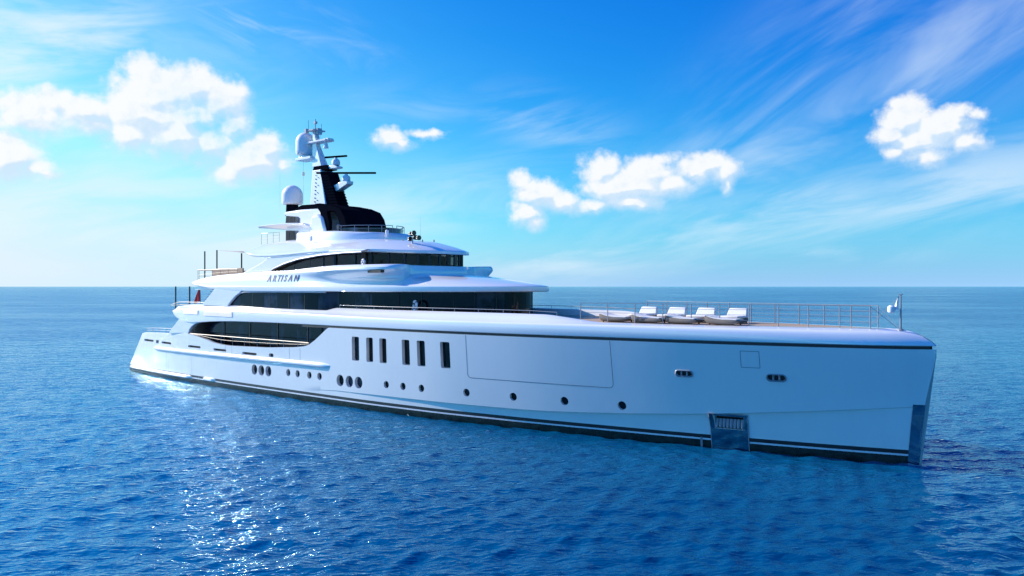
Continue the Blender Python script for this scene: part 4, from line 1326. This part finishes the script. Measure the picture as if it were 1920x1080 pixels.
def make_low_lounger():
    root = empty("sun_lounger", (0, 0, 0))
    # woven base, rounded, with a raised curved head end aft
    mb = MB(); rows = []
    prof = [(-0.78, 0.14, 0.40), (-0.68, 0.07, 0.39), (-0.48, 0.04, 0.33), (-0.24, 0.03, 0.28), (0.1, 0.03, 0.25), (0.45, 0.04, 0.25), (0.74, 0.07, 0.24), (0.86, 0.13, 0.21)]
    for x, zb, zt in prof:
        w_ = 0.52 - 0.10 * (abs(x) / 0.86) ** 4
        rows.append([(x, -w_ + 0.06, zb), (x, -w_, zb + 0.06), (x, -w_, zt - 0.05), (x, -w_ + 0.05, zt), (x, w_ - 0.05, zt), (x, w_, zt - 0.05), (x, w_, zb + 0.06), (x, w_ - 0.06, zb)])
    mb.grid(rows, close_u=True)
    for k in (0, len(rows) - 1):
        mb.f.append(tuple(k * 8 + i for i in range(8))); mb.mi.append(0)
    mb.build("base", WICKER, root, smooth=50)
    mb = MB(); rows = []
    for x, zb, zt in prof[:-1]:
        w_ = 0.47 - 0.10 * (abs(x) / 0.86) ** 4
        rows.append([(x, -w_, zt), (x, -w_ - 0.01, zt + 0.022), (x, -w_ + 0.04, zt + 0.045), (x, 0, zt + 0.055), (x, w_ - 0.04, zt + 0.045), (x, w_ + 0.01, zt + 0.022), (x, w_, zt)])
    mb.grid(rows)
    for k in (0, len(rows) - 1):
        mb.f.append(tuple(k * 7 + i for i in range(7))); mb.mi.append(0)
    mb.build("mattress", CUSHION, root, smooth=50)
    for sx in (-0.55, 0.6):
        for sy in (-0.4, 0.4):
            mb = MB(); mb.tube([(sx, sy, 0.0), (sx, sy, 0.1)], 0.04, 8); mb.build("leg", BLACK, root)
    return root

def make_high_lounger():
    root = empty("lounge_chair", (0, 0, 0))
    mb = MB(); mb.slab([(-0.56, -0.62), (0.56, -0.62), (0.56, 0.62), (-0.56, 0.62)], 0.08, 0.24); mb.build("base", WICKER, root, smooth=30, bevel=0.05)
    mb = MB(); mb.slab([(-0.54, -0.6), (0.54, -0.6), (0.54, 0.35), (-0.54, 0.35)], 0.242, 0.36); mb.build("seat_cushion", CUSHION, root, smooth=40, bevel=0.05)
    mb = MB()
    v = [(-0.56, 0.36, 0.245), (0.56, 0.36, 0.245), (0.56, 0.60, 0.245), (-0.56, 0.60, 0.245), (-0.47, 0.60, 0.72), (0.47, 0.60, 0.72), (0.47, 0.74, 0.70), (-0.47, 0.74, 0.70)]
    mb.add(v, [(0, 1, 2, 3), (4, 7, 6, 5), (0, 4, 5, 1), (1, 5, 6, 2), (2, 6, 7, 3), (3, 7, 4, 0)])
    mb.build("backrest", CUSHION, root, smooth=40, bevel=0.06)
    for sx in (-0.46, 0.46):
        for sy in (-0.5, 0.5):
            mb = MB(); mb.tube([(sx, sy, 0.0), (sx, sy, 0.1)], 0.04, 8); mb.build("leg", BLACK, root)
    return root

DECKZ = 5.618
low_labels = ["sun lounger beside the near bow rail, first forward of the sloping white deck edge",
              "sun lounger beside the near bow rail, second forward of the sloping white deck edge",
              "sun lounger beside the near bow rail, third forward of the sloping white deck edge",
              "sun lounger beside the near bow rail, nearest of its row to the bow"]
high_labels = ["cushioned chair with upright back at the after end of the foredeck row",
               "cushioned chair with upright back, second from the after end of the foredeck row",
               "cushioned chair with upright back, third from the after end of the foredeck row",
               "cushioned chair with upright back nearest to the bow"]
proto = make_low_lounger()
for i, (x, y) in enumerate(((48.9, -2.05), (50.75, -2.0), (52.45, -1.75), (54.4, -1.45))):
    o = proto if i == 0 else copy_thing(proto)
    o.location = to_world((x, y, DECKZ)); o.rotation_euler = (0, 0, YAW)
    tag(o, low_labels[i], "sun lounger", "low sun loungers along the foredeck")
proto = make_high_lounger()
for i, (x, y) in enumerate(((49.1, 0.15), (50.75, 0.2), (52.35, 0.25), (54.0, 0.3))):
    o = proto if i == 0 else copy_thing(proto)
    o.location = to_world((x, y, DECKZ)); o.rotation_euler = (0, 0, YAW)
    tag(o, high_labels[i], "lounge chair", "upright lounge chairs along the foredeck")

def lifebuoy(p, rot, label, r=0.30):
    root = empty("lifebuoy", to_world(p), YAW + rot)
    mb = MB(); mb.tube([(r * math.cos(a), 0, r * math.sin(a)) for a in np.linspace(0, 2 * math.pi, 25)], 0.075, 10, cap=False); mb.build("ring", RADOME, root)
    mb = MB()
    for a in (0.8, 2.4, 3.9, 5.5): mb.tube([((r) * math.cos(a + d), 0, r * math.sin(a + d)) for d in (-0.12, 0.0, 0.12)], 0.08, 10)
    mb.build("band", NAVY, root)
    tag(root, label, "lifebuoy", "lifebuoys")
lifebuoy((36.2, -4.05, 6.25), RAD(-25), "white lifebuoy against the dark upper deck windows", 0.28)
lifebuoy((32.0, -4.5, 8.90), RAD(-10), "small white lifebuoy on the wing below the bridge windows", 0.14)

# red ensign hanging in folds from its staff at the stern
def flag(name, label, base, staff, w_, h_, material, cat="flag"):
    root = empty(name, to_world(base), YAW)
    if staff:
        mb = MB(); mb.tube([(0, 0, 0), (staff[0], 0, staff[1])], 0.025, 8); mb.build("staff", BLACK, root)
    mb = MB(); rows = []
    for t in np.linspace(0, 1, 16):
        rows.append([((staff[0] if staff else 0) * (0.95 - 0.15 * s) - w_ * t * (0.35 + 0.5 * s), 0.09 * math.sin(t * 9 + s * 2) * (0.3 + t), (staff[1] if staff else 0) * 0.98 - h_ * s - 0.25 * h_ * t * s) for s in np.linspace(0, 1, 12)])
    mb.grid(rows); mb.build("cloth", material, root)
    tag(root, label, cat)
    return root
m_fl, n_, p_ = new_mat("ensign_cloth")
tc = n_.new('ShaderNodeTexCoord'); xx, yy, zz = n_.sep(tc.outputs['Object'])
hoist = n_.m('MULTIPLY', n_.m('GREATER_THAN', zz, 0.98), n_.m('GREATER_THAN', xx, -0.16))
cross = n_.m('LESS_THAN', n_.m('FRACT', n_.m('MULTIPLY', n_.m('ADD', zz, xx), 4.0)), 0.3)
n_.put(p_.inputs['Base Color'], n_.mix(hoist, (0.50, 0.035, 0.045), n_.mix(cross, (0.03, 0.05, 0.22), (0.7, 0.7, 0.7))))
p_.inputs['Roughness'].default_value = 0.8
flag("ensign", "red ensign hanging from its staff beside the after stair", (11.2, -3.9, 5.8), (-0.1, 1.42), 0.95, 0.95, m_fl)
root = empty("pennant", to_world((61.57, 0, 6.42)), YAW)
mb = MB(); mb.grid([[(-0.04 - 0.22 * t * s, 0.03 * math.sin(6 * t + 3 * s), 0.58 - 0.58 * s) for t in np.linspace(0, 1, 6)] for s in np.linspace(0, 1, 8)]); mb.build("cloth", RADOME, root)
tag(root, "small white pennant hanging on the bow staff", "pennant")

# sofa on the after bridge deck
root = empty("sofa", to_world((15.0, -3.2, 7.92)), YAW)
mb = MB(); mb.slab([(-2.2, -0.5), (2.2, -0.5), (2.2, 0.5), (-2.2, 0.5)], 0.0, 0.42); mb.build("base", WICKER, root, smooth=30, bevel=0.06)
mb = MB(); mb.slab([(-2.15, -0.45), (2.15, -0.45), (2.15, 0.2), (-2.15, 0.2)], 0.422, 0.6); mb.build("seat_cushion", TAN, root, smooth=30, bevel=0.06)
mb = MB(); mb.slab([(-2.2, -0.62), (2.2, -0.62), (2.2, -0.51), (-2.2, -0.51)], 0.2, 0.85); mb.build("backrest", TAN, root, smooth=30, bevel=0.04)
tag(root, "long tan sofa behind the rail of the after bridge deck", "sofa")
